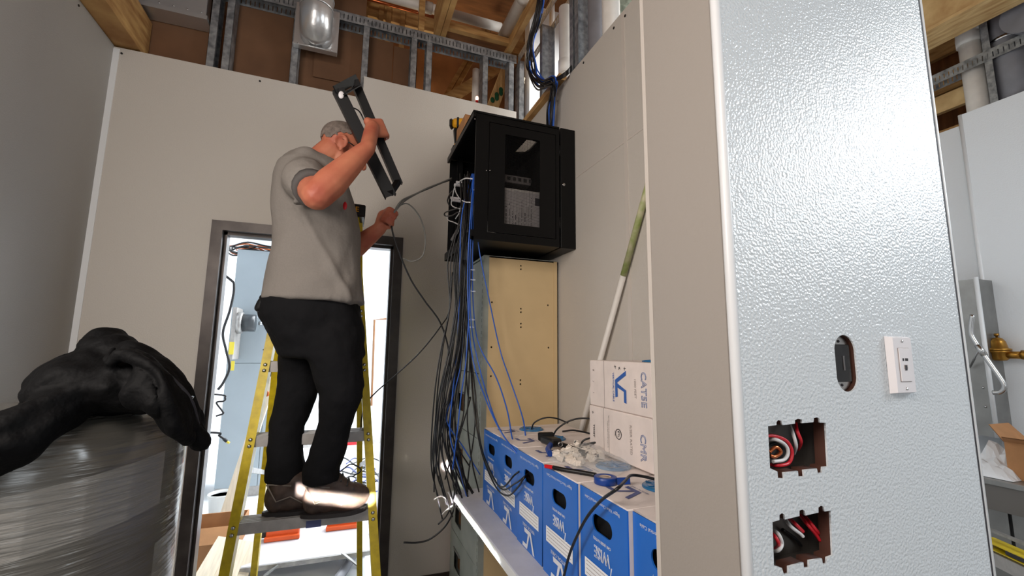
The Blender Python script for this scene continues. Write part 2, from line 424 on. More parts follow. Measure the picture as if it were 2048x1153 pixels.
# end wing of the partition: the big textured face in front
YP, YF, XP, XQ = 0.585, 0.812, 0.628, 1.312
wp = T('wall_end', (XP, YP, 0), kind='structure')
def fx(px, py): p = at(px, py, Y=YP); return (p.x, p.z)
def notch_box(px, n0, n1):
    """ragged opening of a three gang box, from its corners in the photograph"""
    return [fx(*q) for q in px]
H1 = notch_box([(1536,853),(1553,851),(1553,845),(1556,841),(1563,842),(1565,851),(1590,848),(1590,841),(1596,838),(1604,840),(1604,847),(1627,845),(1628,837),(1634,835),(1639,838),(1640,846),(1651,846),(1656,934),(1645,935),(1644,946),(1636,948),(1634,938),(1607,941),(1608,954),(1597,954),(1596,943),(1567,946),(1568,958),(1556,957),(1555,944),(1540,937)], 0, 0)
H2 = notch_box([(1545,1045),(1559,1041),(1559,1031),(1564,1027),(1569,1030),(1570,1040),(1599,1033),(1599,1022),(1605,1020),(1610,1023),(1611,1032),(1637,1026),(1637,1016),(1642,1012),(1648,1015),(1649,1024),(1661,1022),(1665,1112),(1654,1116),(1653,1128),(1646,1130),(1644,1118),(1618,1122),(1618,1136),(1608,1137),(1607,1126),(1577,1134),(1577,1148),(1568,1150),(1564,1137),(1548,1132)], 0, 0)
sx0, sz0 = fx(1671, 725); sx1, sz1 = fx(1713, 727); cz = fx(1690, 727)[1]
hh = fx(1692, 669)[1]-fx(1692, 783)[1]
H3 = stadium((sx0+sx1)/2, cz, sx1-sx0, hh)
wp.part('panel', sheet(rect(XP+0.012, 0.0, XQ-0.008, 3.6), [H1, H2, H3], 0.003, Matrix.Translation((0, YP+0.0015, 0)) @ FACE_NY), 'frp_pillar')
wp.part('backing_board', sheet(rect(XP+0.013, 0.0, XQ-0.009, 3.6), [H1, H2, H3], 0.020, Matrix.Translation((0, YP+0.0135, 0)) @ FACE_NY), 'brown_board')
wp.part('corner_bead', B().cyl((XP+0.009, YP+0.009, 0), (XP+0.009, YP+0.009, 3.6), 0.0095, 14), 'trim_white')
wp.part('corner_bead', B().cyl((XQ-0.004, YP+0.006, 0), (XQ-0.004, YP+0.006, 3.6), 0.008, 14), 'trim_white')
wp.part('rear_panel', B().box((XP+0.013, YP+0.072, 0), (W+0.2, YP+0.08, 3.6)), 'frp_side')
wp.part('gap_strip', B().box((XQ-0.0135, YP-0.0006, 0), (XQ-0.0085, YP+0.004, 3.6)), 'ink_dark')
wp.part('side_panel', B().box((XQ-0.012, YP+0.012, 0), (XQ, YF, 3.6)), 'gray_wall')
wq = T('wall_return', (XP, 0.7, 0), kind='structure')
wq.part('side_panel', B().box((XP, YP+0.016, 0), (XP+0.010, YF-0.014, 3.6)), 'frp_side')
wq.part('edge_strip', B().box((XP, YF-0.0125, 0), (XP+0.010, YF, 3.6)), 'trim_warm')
# side room right of the partition
X3 = 3.88
w3 = T('wall_far_right', (X3, 1.5, 0), kind='structure')
yj = at(1920, 235, X=X3).y; yk = at(1890, 245, X=X3+0.06).y
w3.part('panel', B().box((X3, -3, 0.1), (X3+0.012, yj, 3.10)), 'gray_wall')
w3.part('panel', B().box((X3+0.06, yj+0.005, 0.1), (X3+0.072, 4.0, 3.05)), 'gray_wall')
w3.part('corner_bead', B().cyl((X3+0.004, yj, 0.1), (X3+0.004, yj, 3.10), 0.012, 10), 'trim_white')
w3.part('core', B().box((X3+0.2, -3, 0), (X3+0.25, 4, 3.0)), 'white_wall')
for py, px in ((1980, 200),):
    y = at(py, px, X=X3+0.02).y
    w3.part('stud', B().box((X3+0.015, y-0.04, 3.0), (X3+0.017, y, 3.75)).box((X3+0.015, y-0.0015, 3.0), (X3+0.1, y, 3.75)), 'galv')
tr3 = slot_track(2.2, 0.075)
for X, z in ((X3+0.012, 3.40), (X3+0.11, 3.40)):
    me = tr3.copy(); me.transform(Matrix.Translation((X, 2.6, z)) @ FACE_NX); w3.part('slotted_track', me, 'galv')
struct('wall_side_back', B().box((W+0.125, YB+0.05, 0), (X3+0.1, YB+0.15, 4.2)), 'white_wall')
# rear walls of the near room, never in the frame but they carry its light
struct('wall_rear', B().box((-3.0, -3.1, 0), (6, -3.0, 4.0)), 'white_wall')
# electrical room behind the door
struct('wall_far', B().box((-2.2, 7.4, 0), (2.2, 7.5, 3.05)), 'white_wall')
struct('wall_far_left', B().box((-1.45, YB+0.13, 0), (-1.35, 7.4, 3.05)), 'white_wall')
struct('wall_far_side', B().box((2.1, YB+0.15, 0), (2.2, 7.4, 3.05)), 'white_wall')
struct('ceiling', B().box((-2.2, YB+0.13, 3.05), (2.2, 7.5, 3.10)), 'white_wall')
struct('floor_far', B().box((-1.35, YB+0.14, 0.0), (2.1, 7.39, 0.004)), 'white_wall')
# roof over everything
rf = T('ceiling_roof', (0, 2, 4.7), kind='structure')
for i in range(12):
    rf.part('deck_board', B().box((-3.2+i*0.8, -3.2, 4.7+0.01*(i % 2)), (-3.2+i*0.8+0.795, 8.4, 4.72+0.01*(i % 2))), 'deck_wood')
def lum(a, b, m='lumber', n='joist'): return rf.part(n, B().box(a, b), m)
lum((XL-0.02, -1.5, 3.12), (XL+0.115, YB+0.105, 3.36))
for x in (0.478, 0.519): lum((x, 0.2, 3.715), (x+0.038, YB+0.10, 3.95))
lum((1.02, 0.2, 3.70), (1.058, YB+0.10, 3.93))
lum((0.56, 2.86, 3.735), (1.02, 2.90, 3.778), n='blocking'); lum((0.56, 2.90, 3.742), (1.02, 3.02, 3.757), 'deck_wood', n='soffit_board')
lum((0.36, 2.93, 3.70), (0.40, 2.97, 4.3), n='web')
for x in (-0.75, -0.05): lum((x, 0.2, 4.15), (x+0.038, 7.0, 4.35), 'lumber')
for x in (-0.02, 0.10, 0.16, 0.27): lum((x, 3.4, 3.7), (x+0.038, 3.44, 4.68), n='web')
lum((-1.3, 3.42, 4.1), (1.6, 3.46, 4.24), n='blocking')
rf.part('gable_sheathing', B().box((-1.4, 4.4, 3.12), (1.6, 4.42, 4.7)), 'deck_wood')
p, q = at(893, 190, Y=3.7), at(932, 122, Y=3.7)
rf.part('web', B().bar(p, q, 0.038, 0.085, up=(0, 1, 0), ext=0.5), 'lumber'); rf.part('web', B().bar(p+Vector((0.045, 0.02, 0)), q+Vector((0.045, 0.02, 0)), 0.038, 0.085, up=(0, 1, 0), ext=0.5), 'lumber')
p, q = at(985, 215, Y=3.5), at(1013, 140, Y=3.5)
rf.part('web', B().bar(p, q, 0.10, 0.04, up=(0, 1, 0), ext=0.5), 'lumber_pale')
p2, q2 = at(985, 200, Y=3.47), at(1006, 175, Y=3.47)
st = B()
for k in range(5):
    a = p2.lerp(q2, k/5.0); st.ell(a+Vector((0.02*(k % 2), 0, 0)), (0.02, 0.002, 0.028))
rf.part('green_stamp', st, 'green_ink')
p, q = at(895, 200, Y=3.55), at(950, 165, Y=3.55); rf.part('web', B().bar(p, q, 0.09, 0.04, up=(0, 1, 0), ext=0.3), 'lumber')
# roof timbers of the side room
for (xa, ya, xb, yb, Yw, wz) in ((1880, 55, 1985, 0, 0, 0.09), (1885, 25, 1945, -10, 0, 0.1)):
    pass
lum((X3-0.35, -2, 3.62), (X3-0.31, 6, 3.90), 'lumber_pale'); lum((X3-0.36, -2, 3.60), (X3-0.12, 6, 3.62), 'lumber_pale', n='soffit_board')
lum((X3+0.22, -2, 3.27), (X3+0.26, 6, 3.40), 'lumber_pale'); lum((X3+0.27, -2, 3.06), (X3+0.33, 6, 3.15)); lum((X3+0.3, -2, 3.45), (X3+0.34, 6, 3.62)); lum((X3+0.5, -2, 3.85), (X3+0.54, 6, 4.05)); lum((X3+0.45, 0.5, 3.2), (X3+0.8, 5, 3.22), 'lumber_pale', n='soffit_board')
lum((X3+0.9, -2, 2.9), (X3+0.93, 6, 4.6), 'deck_wood', n='gable_sheathing')
# ================================================================== alcove: rack, steel cabinet, shelf, cartons
XR, YR, YR2, ZR0, ZR1 = 0.535, 2.0, 2.60, 1.985, 2.640
rk = T('rack_cabinet', (0.82, 2.3, ZR0), 'open black wall-mount rack cabinet bracketed to the right wall', 'rack')
def bev(b, w=0.002):
    bmesh.ops.bevel(b.bm, geom=b.bm.edges[:], offset=w, segments=1, affect='EDGES'); return b
tv = [at(a, b, Z=ZR1-0.004) for a, b in ((1028, 305), (1042, 290), (1053, 278), (1064, 279), (1074, 283), (1058, 300), (1050, 305))]
rk.part('top_panel', sheet(rect(XR-0.004, YR-0.002, 1.004, YR2), [[(p.x, p.y) for p in tv]], 0.010, Matrix.Translation((0, 0, ZR1-0.005))), 'black_metal')
rk.part('front_lip', B().box((XR-0.004, YR-0.002, ZR1-0.034), (XR+0.010, YR2, ZR1-0.0105)), 'black_metal')
bt = B().box((XR, YR, ZR0), (1.004, YR2, ZR0+0.012)); bt.box((XR-0.002, YR, ZR0), (XR+0.012, YR2, ZR0+0.045))
rk.part('bottom_panel', bt, 'black_metal')
def fr(px, py, Y=YR): p = at(px, py, Y=Y); return (p.x, p.z)
wx0 = fr(1010, 360)[0]; wx1 = fr(1080, 360)[0]; wz1 = fr(1045, 275)[1]; wz0 = fr(1045, 451)[1]
outer = rect(XR+0.012, ZR0+0.012, 1.004, ZR1-0.012)
rk.part('side_frame', sheet(outer, [rect(0.615, ZR0+0.04, 0.985, ZR1-0.045)], 0.010, Matrix.Translation((0, YR+0.006, 0)) @ FACE_NY), 'black_metal')
rk.part('side_panel', sheet(rect(0.618, ZR0+0.043, 0.982, ZR1-0.048), [rect(wx0, wz0, wx1, wz1)], 0.004, Matrix.Translation((0, YR+0.004, 0)) @ FACE_NY), 'black_metal')
pf = B(); cs = 0.0062; nx = int((wx1-wx0)/cs); nz = int((wz1-wz0)/cs)
ex, ez = (wx1-wx0)/nx, (wz1-wz0)/nz
for i in range(nx):
    for j in range(nz):
        x, z = wx0+i*ex, wz0+j*ez; yy = YR+0.005; h = 0.5; q = 0.40
        o = [(x, yy, z), (x+ex, yy, z), (x+ex, yy, z+ez), (x, yy, z+ez)]
        c = (x+ex/2, z+ez/2); k = [(c[0]-ex*q, yy, c[1]-ez*q), (c[0]+ex*q, yy, c[1]-ez*q), (c[0]+ex*q, yy, c[1]+ez*q), (c[0]-ex*q, yy, c[1]+ez*q)]
        pf.add(o+k, [(0,1,5,4), (1,2,6,5), (2,3,7,6), (3,0,4,7)])
rk.part('perforated_panel', pf, 'black_metal', stuff=True)
fv = [fr(a, b, YR2) for a, b in ((1030, 304), (1042, 290), (1053, 279), (1064, 280), (1073, 284), (1056, 300), (1050, 305))]
rk.part('far_side_panel', sheet(rect(XR+0.012, ZR0+0.012, 1.004, ZR1-0.012), [], 0.004, Matrix.Translation((0, YR2-0.004, 0)) @ FACE_NY), 'black_metal')
rk.part('rear_panel', B().box((0.994, YR+0.011, ZR0+0.012), (1.002, YR2-0.006, ZR1-0.012)), 'black_inside')
rk.part('wall_bracket', bev(B().box((1.012, YR-0.001, ZR0-0.002), (1.098, YR2, ZR1))), 'black_metal')
for zh in (ZR0+0.10, ZR1-0.16): rk.part('hinge', B().cyl((1.008, YR+0.004, zh), (1.008, YR+0.004, zh+0.06), 0.004, 8), 'black_metal')
for y in (2.05, 2.55): rk.part('mounting_rail', B().box((XR+0.05, y-0.015, ZR0+0.012), (XR+0.053, y+0.015, ZR1-0.012)).box((XR+0.05, y-0.015, ZR0+0.012), (XR+0.08, y-0.012, ZR1-0.012)), 'black_metal')
lx, lz = fr(1127, 370)
rk.part('lock', B().lathe([(0.0, 0), (0.0085, 0), (0.0085, 0.004), (0.006, 0.006), (0.0, 0.006)], M=Matrix.Translation((lx, YR-0.001, lz)) @ Matrix.Rotation(R(90), 4, 'X'), n=14), 'steel', label='chrome key lock')
for px in (973, 980): x, z = fr(px, 341); rk.part('rivet', B().ell((x, YR+0.001, z), (0.004, 0.002, 0.004), sub=1), 'steel')
x, z = fr(950, 238); rk.part('rivet', B().ell((x, YR, z), (0.004, 0.002, 0.004), sub=1), 'steel')
# devices inside the rack
x0, z0 = fr(1006, 392, YR+0.05); x1, z1 = fr(1062, 342, YR+0.05)
swi = T('network_switch', (0.8, 2.3, z0), 'dark grey switch inside the black rack behind its perforated window', 'network switch')
swi.part('case', bev(B().box((x0, YR+0.05, fr(1040, 353, YR+0.05)[1]-0.042), (x1, YR2-0.06, fr(1040, 353, YR+0.05)[1]+0.0))), 'gray_device')
for k in range(5): swi.part('vent_slot', B().cbox((x0+0.03+k*0.03, YR+0.049, fr(1040, 353, YR+0.05)[1]-0.02), (0.016, 0.002, 0.018)), 'dark_screen')
zz0, zz1 = fr(1045, 462, YR+0.022)[1], fr(1045, 380, YR+0.022)[1]; xx0, xx1 = fr(1004, 420, YR+0.022)[0], fr(1088, 420, YR+0.022)[0]
ps = T('power_unit', (0.8, 2.1, zz0), 'metal cased unit with a printed rating label behind the perforated window', 'power unit')
ps.part('case', bev(B().box((xx0, YR+0.024, zz0), (xx1, YR+0.30, zz1))), 'alu_matte')
ps.part('rating_label', B().box((xx0+0.004, YR+0.0225, zz0+0.004), (xx1-0.004, YR+0.0238, zz1-0.012)), 'label_gray')
lb = B()
for k in range(9):
    xa = xx0+0.02+k*0.017; h = random.uniform(0.3, 0.8)*(zz1-zz0)
    for j in range(int(h/0.006)):
        if random.random() < 0.75: lb.box((xa, YR+0.0215, zz0+0.012+j*0.006), (xa+0.004, YR+0.0222, zz0+0.012+j*0.006+0.0042))
lb.box((xx1-0.05, YR+0.0215, zz1-0.075), (xx1-0.02, YR+0.0222, zz1-0.035))
ps.part('printing', lb, 'ink_dark', stuff=True)
rt = T('router', (0.72, 2.35, ZR0+0.25), 'black box with lit sockets and white leads in the open rack front', 'router')
rt.part('case', bev(B().box((XR+0.055, 2.16, 2.16), (0.9, 2.50, 2.30))), 'black_plastic')
for k in range(5): rt.part('socket', B().cbox((XR+0.054, 2.20+k*0.055, 2.25), (0.004, 0.018, 0.014)), 'gray_device')
for k, (px, py) in enumerate(((917, 371), (921, 366), (909, 397), (913, 402))):
    p = at(px, py, X=XR+0.02)
    thing('plug', B().cbox((p.x, p.y, p.z), (0.05, 0.014, 0.012)), 'white_plastic', 'small clear cable plug sticking out of the open rack front', 'plug', 'plugs in the rack', p)
def inr(px, py, X=0.52): return at(px, py, X=X)
cable('patch_lead', [inr(944, 358), inr(928, 358), inr(911, 372), inr(905, 395), inr(903, 410), inr(915, 417), inr(924, 417)], 0.0032, 'white_cable', 'white lead looping out of the rack front, the larger of two', 'cable')
cable('patch_lead', [inr(909, 372), inr(912, 385), inr(920, 398), inr(930, 404), inr(940, 405)], 0.003, 'white_cable', 'white lead curving down inside the larger white loop', 'cable')
cable('patch_lead', [inr(899, 413), inr(895, 402), inr(899, 390), inr(906, 382), inr(914, 384, 0.55)], 0.004, 'black_cable', 'black lead bowing left out of the rack front', 'cable')
cable('patch_lead', [inr(920, 416), inr(902, 421), inr(890, 426), inr(890, 432), inr(903, 432), inr(916, 425), inr(925, 430)], 0.004, 'black_cable', 'black lead in a flat loop left of the rack opening', 'cable')
cable('patch_lead', [inr(893, 430), inr(896, 440), inr(908, 445), inr(918, 450)], 0.003, 'white_cable', 'short white lead under the flat black loop at the rack', 'cable')
cable('patch_lead', [inr(924, 405), inr(919, 425), inr(911, 438)], 0.003, 'white_cable', 'short white lead dropping behind the blue cables at the rack', 'cable')
pb = T('power_strip', inr(902, 480), 'slim grey bar lying slanted in the bottom of the rack opening', 'bar')
pb.part('bar', B().bar(inr(904, 482, 0.56), inr(919, 455, 0.60), 0.014, 0.02), 'gray_device')
# cardboard box and drill on the rack
def cardbox(name, a, b, label, m='cardboard'):
    t = T(name, ((a[0]+b[0])/2, (a[1]+b[1])/2, a[2]), label, 'box')
    t.part('carton', bev(B().box(a, b), 0.002), m)
    t.part('flap', B().box((a[0]+0.001, a[1]+0.001, b[2]), (b[0]-0.001, (a[1]+b[1])/2-0.001, b[2]+0.003)), m)
    t.part('flap', B().box((a[0]+0.001, (a[1]+b[1])/2+0.001, b[2]), (b[0]-0.001, b[1]-0.001, b[2]+0.003)), m)
    return t
pc = at(930, 229, X=0.56)
t = cardbox('cardboard_box', (0.56, pc.y, ZR1), (0.67, pc.y+0.20, pc.z), 'small brown carton on top of the black rack cabinet')
for k in range(3): t.part('printing', B().box((0.60+k*0.012, pc.y-0.0012, ZR1+0.045), (0.606+k*0.012, pc.y-0.0002, ZR1+0.075)), 'ink_dark')
yd = 2.52
dr_ = T('cordless_drill', (0.57, yd, ZR1), 'yellow and black cordless drill standing on the rack beside the carton', 'drill')
xd, z0 = 0.575, ZR1+0.001
dr_.part('battery', bev(B().cbox((xd, yd, z0+0.02), (0.07, 0.07, 0.04)), 0.006), 'black_plastic')
dr_.part('handle', bev(B().bar((xd, yd, z0+0.055), (xd-0.012, yd, z0+0.16), 0.035, 0.04, up=(0, 1, 0)), 0.008), 'black_plastic')
dr_.part('trim', bev(B().cbox((xd, yd, z0+0.047), (0.05, 0.05, 0.014)), 0.004), 'drill_yellow')
dr_.part('body', bev(B().bar((xd-0.035, yd, z0+0.185), (xd+0.08, yd-0.05, z0+0.185), 0.055, 0.058), 0.012), 'drill_yellow')
dr_.part('rear_cap', bev(B().bar((xd-0.052, yd+0.006, z0+0.185), (xd-0.033, yd-0.001, z0+0.185), 0.05, 0.055), 0.008), 'black_plastic')
dr_.part('stripe', B().bar((xd-0.008, yd-0.012, z0+0.185), (xd+0.004, yd-0.017, z0+0.185), 0.0565, 0.0595), 'black_plastic')
dr_.part('chuck', B().cyl((xd+0.08, yd-0.05, z0+0.19), (xd+0.13, yd-0.072, z0+0.19), 0.022, 14, 0.014), 'black_plastic')
# steel cabinet with a tan side
XC, YC = 0.662, 2.20
sc = T('steel_cabinet', (0.87, 2.5, 0), 'tall steel drawer cabinet with a bare tan side, under the black rack', 'cabinet')
holes = []
for px, py in ((1042, 532), (1042, 539), (1042, 618), (1042, 625), (1042, 648), (1042, 655), (1041, 761), (1041, 769), (984, 605), (1096, 611), (983, 695), (1097, 696), (982, 753)):
    p = at(px, py, Y=YC); holes.append(stadium(p.x, p.z, 0.0105, 0.0105, 2))
sc.part('side_panel', sheet(rect(0.690, 0.01, 1.085, 1.952), holes, 0.006, Matrix.Translation((0, YC+0.003, 0)) @ FACE_NY), 'tan_panel', label='bare tan side panel drilled with small holes')
sc.part('edge_strip', B().box((1.066, YC-0.004, 0.01), (1.086, YC-0.0005, 1.95)), 'tan_panel')
sc.part('backing', B().box((0.70, YC+0.012, 0.01), (1.08, YC+0.016, 1.94)), 'black_inside')
sc.part('front_post', sheet(rect(0, 0, 0.028, 1.952), [], 0.002, Matrix.Translation((XC, YC, 0)) @ FACE_NY), 'cab_gray')
n = 62
sc.part('front_post', sheet(rect(-(YC+0.055), 0, -YC, 1.955), [rect(-(YC+0.022), 0.02+k*0.031, -(YC+0.014), 0.038+k*0.031) for k in range(n)], 0.002, Matrix.Translation((XC, 0, 0)) @ FACE_NX), 'cab_gray', label='slotted steel front post')
sc.part('top_panel', B().box((XC, YC, 1.945), (1.085, 2.80, 1.955)), 'cab_gray')
sc.part('rear_panel', B().box((1.075, YC+0.02, 0.01), (1.085, 2.80, 1.945)), 'cab_gray')
sc.part('far_panel', B().box((XC+0.01, 2.79, 0.01), (1.075, 2.80, 1.945)), 'cab_gray')
zs = [1.94]+[at(925, y, X=XC).z for y in (742, 858, 985, 1092)]+[0.02]
for k in range(5):
    z1, z0 = zs[k]-0.002, zs[k+1]+0.002
    hy = 2.62; hz = at(921, (640, 802, 913, 1042, 1140)[k], X=XC).z
    dw = sc.part('drawer', sheet(rect(-2.785, z0, -(YC+0.058), z1), [roundrect(-(hy+0.075), hz-0.055, -(hy-0.075), hz+0.055, 0.008)] if k else [], 0.004, Matrix.Translation((XC+0.003, 0, 0)) @ FACE_NX), 'cab_gray')
    if k:
        sc.part('handle_recess', B().box((XC+0.03, hy-0.09, hz-0.07), (XC+0.034, hy+0.09, hz+0.07)), 'cardboard_dark', under=dw)
        sc.part('handle', B().bar((XC-0.001, hy-0.07, hz+0.05), (XC-0.001, hy+0.07, hz+0.05), 0.006, 0.012), 'steel_dull', under=dw)
# shelf board
ZS = 0.788
sh = T('shelf_board', (0.8, 1.5, ZS-0.03), 'long pale grey shelf carrying the row of blue cartons', 'shelf')
sh.part('board', B().box((0.530, 0.67, ZS-0.03), (1.096, 2.195, ZS)), 'shelf_gray')
sh.part('front_edging', B().box((0.524, 0.815, ZS-0.031), (0.530, 2.195, ZS+0.001)), 'trim_white', label='white front edging')
for y in (1.2, 1.9): sh.part('bracket', B().box((0.70, y-0.01, ZS-0.05), (1.095, y+0.01, ZS-0.0305)).box((1.075, y-0.01, ZS-0.25), (1.095, y+0.01, ZS-0.05)), 'steel_dull')
# printed cartons -------------------------------------------------------------
BW, BH, BD = 0.2165, 0.314, 0.40          # width along the wall, height, depth
def vc_logo(s):
    """the two joined letters: a leaning V stroke and a square C"""
    quads = [[(-1.0,0.6),(-0.72,0.6),(-0.24,-0.34),(-0.38,-0.6)], [(-0.38,-0.6),(0.72,-0.6),(0.66,-0.33),(-0.24,-0.34)],
             [(-0.17,-0.335),(0.09,-0.333),(0.30,0.34),(0.20,0.6)], [(0.20,0.6),(0.30,0.34),(0.95,0.34),(1.0,0.6)]]
    return strokes([[(x*s, y*s) for x, y in q] for q in quads])
def flat_rect(w, h): return strokes([rect(-w/2, -h/2, w/2, h/2)])
def put(me, par, name, m, M, u, v, rot=0, up=0.0006):
    if isinstance(me, B): me = me.mesh(name)
    if me.users and me.materials and me.materials[0] != MAT[m]: me = me.copy(); me.materials.clear()
    if not me.materials: me.materials.append(MAT[m])
    o = bpy.data.objects.new(name, me); COL.objects.link(o); o.parent = par
    o.matrix_local = M @ Matrix.Translation((u, v, up)) @ Matrix.Rotation(R(rot), 4, 'Z')
    return o
logo_w = vc_logo(0.052).mesh('logo'); logo_w.materials.append(MAT['ink_white'])
def make_carton():
    """box with its blue front at local -X, origin at the bottom centre of the front"""
    root = bpy.data.objects.new('cable_carton', None); COL.objects.link(root); root.empty_display_size = 0.05
    h = BW/2
    b = B(); t = 0.004
    b.box((0.0042, -h, 0), (BD, -h+t, BH-t)); b.box((0.0042, h-t, 0), (BD, h, BH-t)); b.box((0.0042, -h+t, 0), (BD, h-t, t)); b.box((BD-t, -h+t, t), (BD, h-t, BH-t))
    link('carton', b, 'box_white', root)
    top = sheet(rect(0.0015, -h, BD, h), [stadium(0.19, 0.0, 0.086, 0.086, 5)], t, Matrix.Translation((0, 0, BH-t/2))); link('top_flap', top, 'box_white', root)
    F = Matrix.Translation((0.002, 0, 0)) @ FACE_NX
    link('front_panel', sheet(rect(-h, 0, h, BH-t-0.0005), [stadium(0, BH-0.075, 0.092, 0.042)], 0.004, F), 'box_blue', root)
    FF = Matrix.Translation((-0.0002, 0, 0)) @ FACE_NX
    put(text('Bigger Value Choose Vertical Cable', 0.0112), root, 'lettering', 'ink_white', FF, 0, BH-0.024, 180)
    put(text('CMR (RISER RATED)', 0.0092, bold=0.02), root, 'lettering', 'ink_white', FF, 0, BH-0.113, 180)
    link('hole_shade', B().box((0.018, -h+t, t), (0.022, h-t, BH-t)), 'black_inside', root)  # black sheet standing in for the shade inside the hand hole
    put(text('WISE', 0.040, outline=True, sx=0.80), root, 'lettering', 'ink_white', FF, 0, BH-0.142, 180)
    sw = B().tube([(-0.042, -0.012, 0.0006), (-0.047, -0.03, 0.0006), (-0.040, -0.041, 0.0006), (-0.034, -0.034, 0.0006)][::1], 0.0014, 4); put(sw, root, 'swoosh', 'ink_white', FF, 0.085, BH-0.142)
    lb = link('label', None, None, root) if 0 else put(flat_rect(0.168, 0.044), root, 'label', 'paper_white', FF, 0, BH-0.198)
    ln = strokes([rect(-0.076, y, 0.076, y+0.0014) for y in (-0.014, -0.004, 0.006, 0.015)])
    put(ln, lb, 'printed_lines', 'ink_gray', Matrix(), 0, 0)
    put(text('VERTICAL CABLE', 0.0135, bold=0.01), root, 'lettering', 'ink_white', FF, 0, BH-0.238, 180)
    put(logo_w, root, 'logo', 'ink_white', FF, 0, BH-0.278, 180)
    # top printing and the blue pay-out ring
    TT = Matrix.Translation((0, 0, BH)) @ Matrix(((0,-1,0,0),(-1,0,0,0),(0,0,-1,0),(0,0,0,1)))
    TT = Matrix.Translation((0, 0, BH)) @ Matrix.Rotation(R(-90), 4, 'Z')
    lg = logo_w.copy(); lg.materials.clear(); lg.materials.append(MAT['ink_navy'])
    put(lg, root, 'logo', 'ink_navy', TT, 0.0, 0.075, 180)
    put(text('VERTICAL CABLE', 0.010), root, 'lettering', 'ink_navy', TT, 0, 0.115, 180)
    rg = B().lathe([(0.038, -0.004), (0.055, 0.0), (0.055, 0.004), (0.050, 0.007), (0.030, 0.006), (0.017, 0.002), (0.014, -0.01), (0.018, -0.012), (0.034, -0.004)], base=(0.19, 0, BH), n=24)
    ring = link('payout_ring', rg, 'blue_clear', root)
    for k in range(6): 
        a = k*1.047; link('spoke', B().bar((0.19+0.02*math.cos(a), 0.02*math.sin(a), BH+0.006), (0.19+0.048*math.cos(a), 0.048*math.sin(a), BH+0.008), 0.005, 0.003), 'blue_clear', ring)
    return root
carton = make_carton()
ctr = [1.94, 1.715, 1.475, 1.243, 1.020, 0.925-0.128]
clab = ['blue fronted cable carton at the far end of the shelf beside the tan cabinet', 'blue fronted cable carton, second from the tan cabinet on the shelf',
        'blue fronted cable carton with black cables poking into its hand hole', 'blue fronted cable carton with the bag of white connectors on top',
        'blue fronted cable carton with the roll of blue tape on top', 'blue fronted cable carton cut off by the end of the wall']
ctr = [1.938, 1.712, 1.472, 1.243, 1.019, 0.0]
edges = [(2.035, 1.838), (1.836, 1.588), (1.582, 1.356), (1.350, 1.136), (1.128, 0.910), (0.903, 0.69)]
cart = []
for i in range(6):
    o = carton if i == 0 else copy_tree(carton)
    cart.append(o)
    y = (2.035-BW/2-0.0075, 1.812-BW/2-0.004, 1.582-BW/2, 1.350-BW/2, 1.128-BW/2, 0.0)[i]
    if i == 5: y = 0.9095-BW/2
    o.location = ((0.628, 0.626, 0.620, 0.618, 0.626, 0.640)[i], y, ZS); o.rotation_euler = (0, 0, R((0.6, -0.8, 0, 0.7, 0, 0)[i]))
    tag(o, clab[i], 'carton', 'blue cable cartons on the shelf')
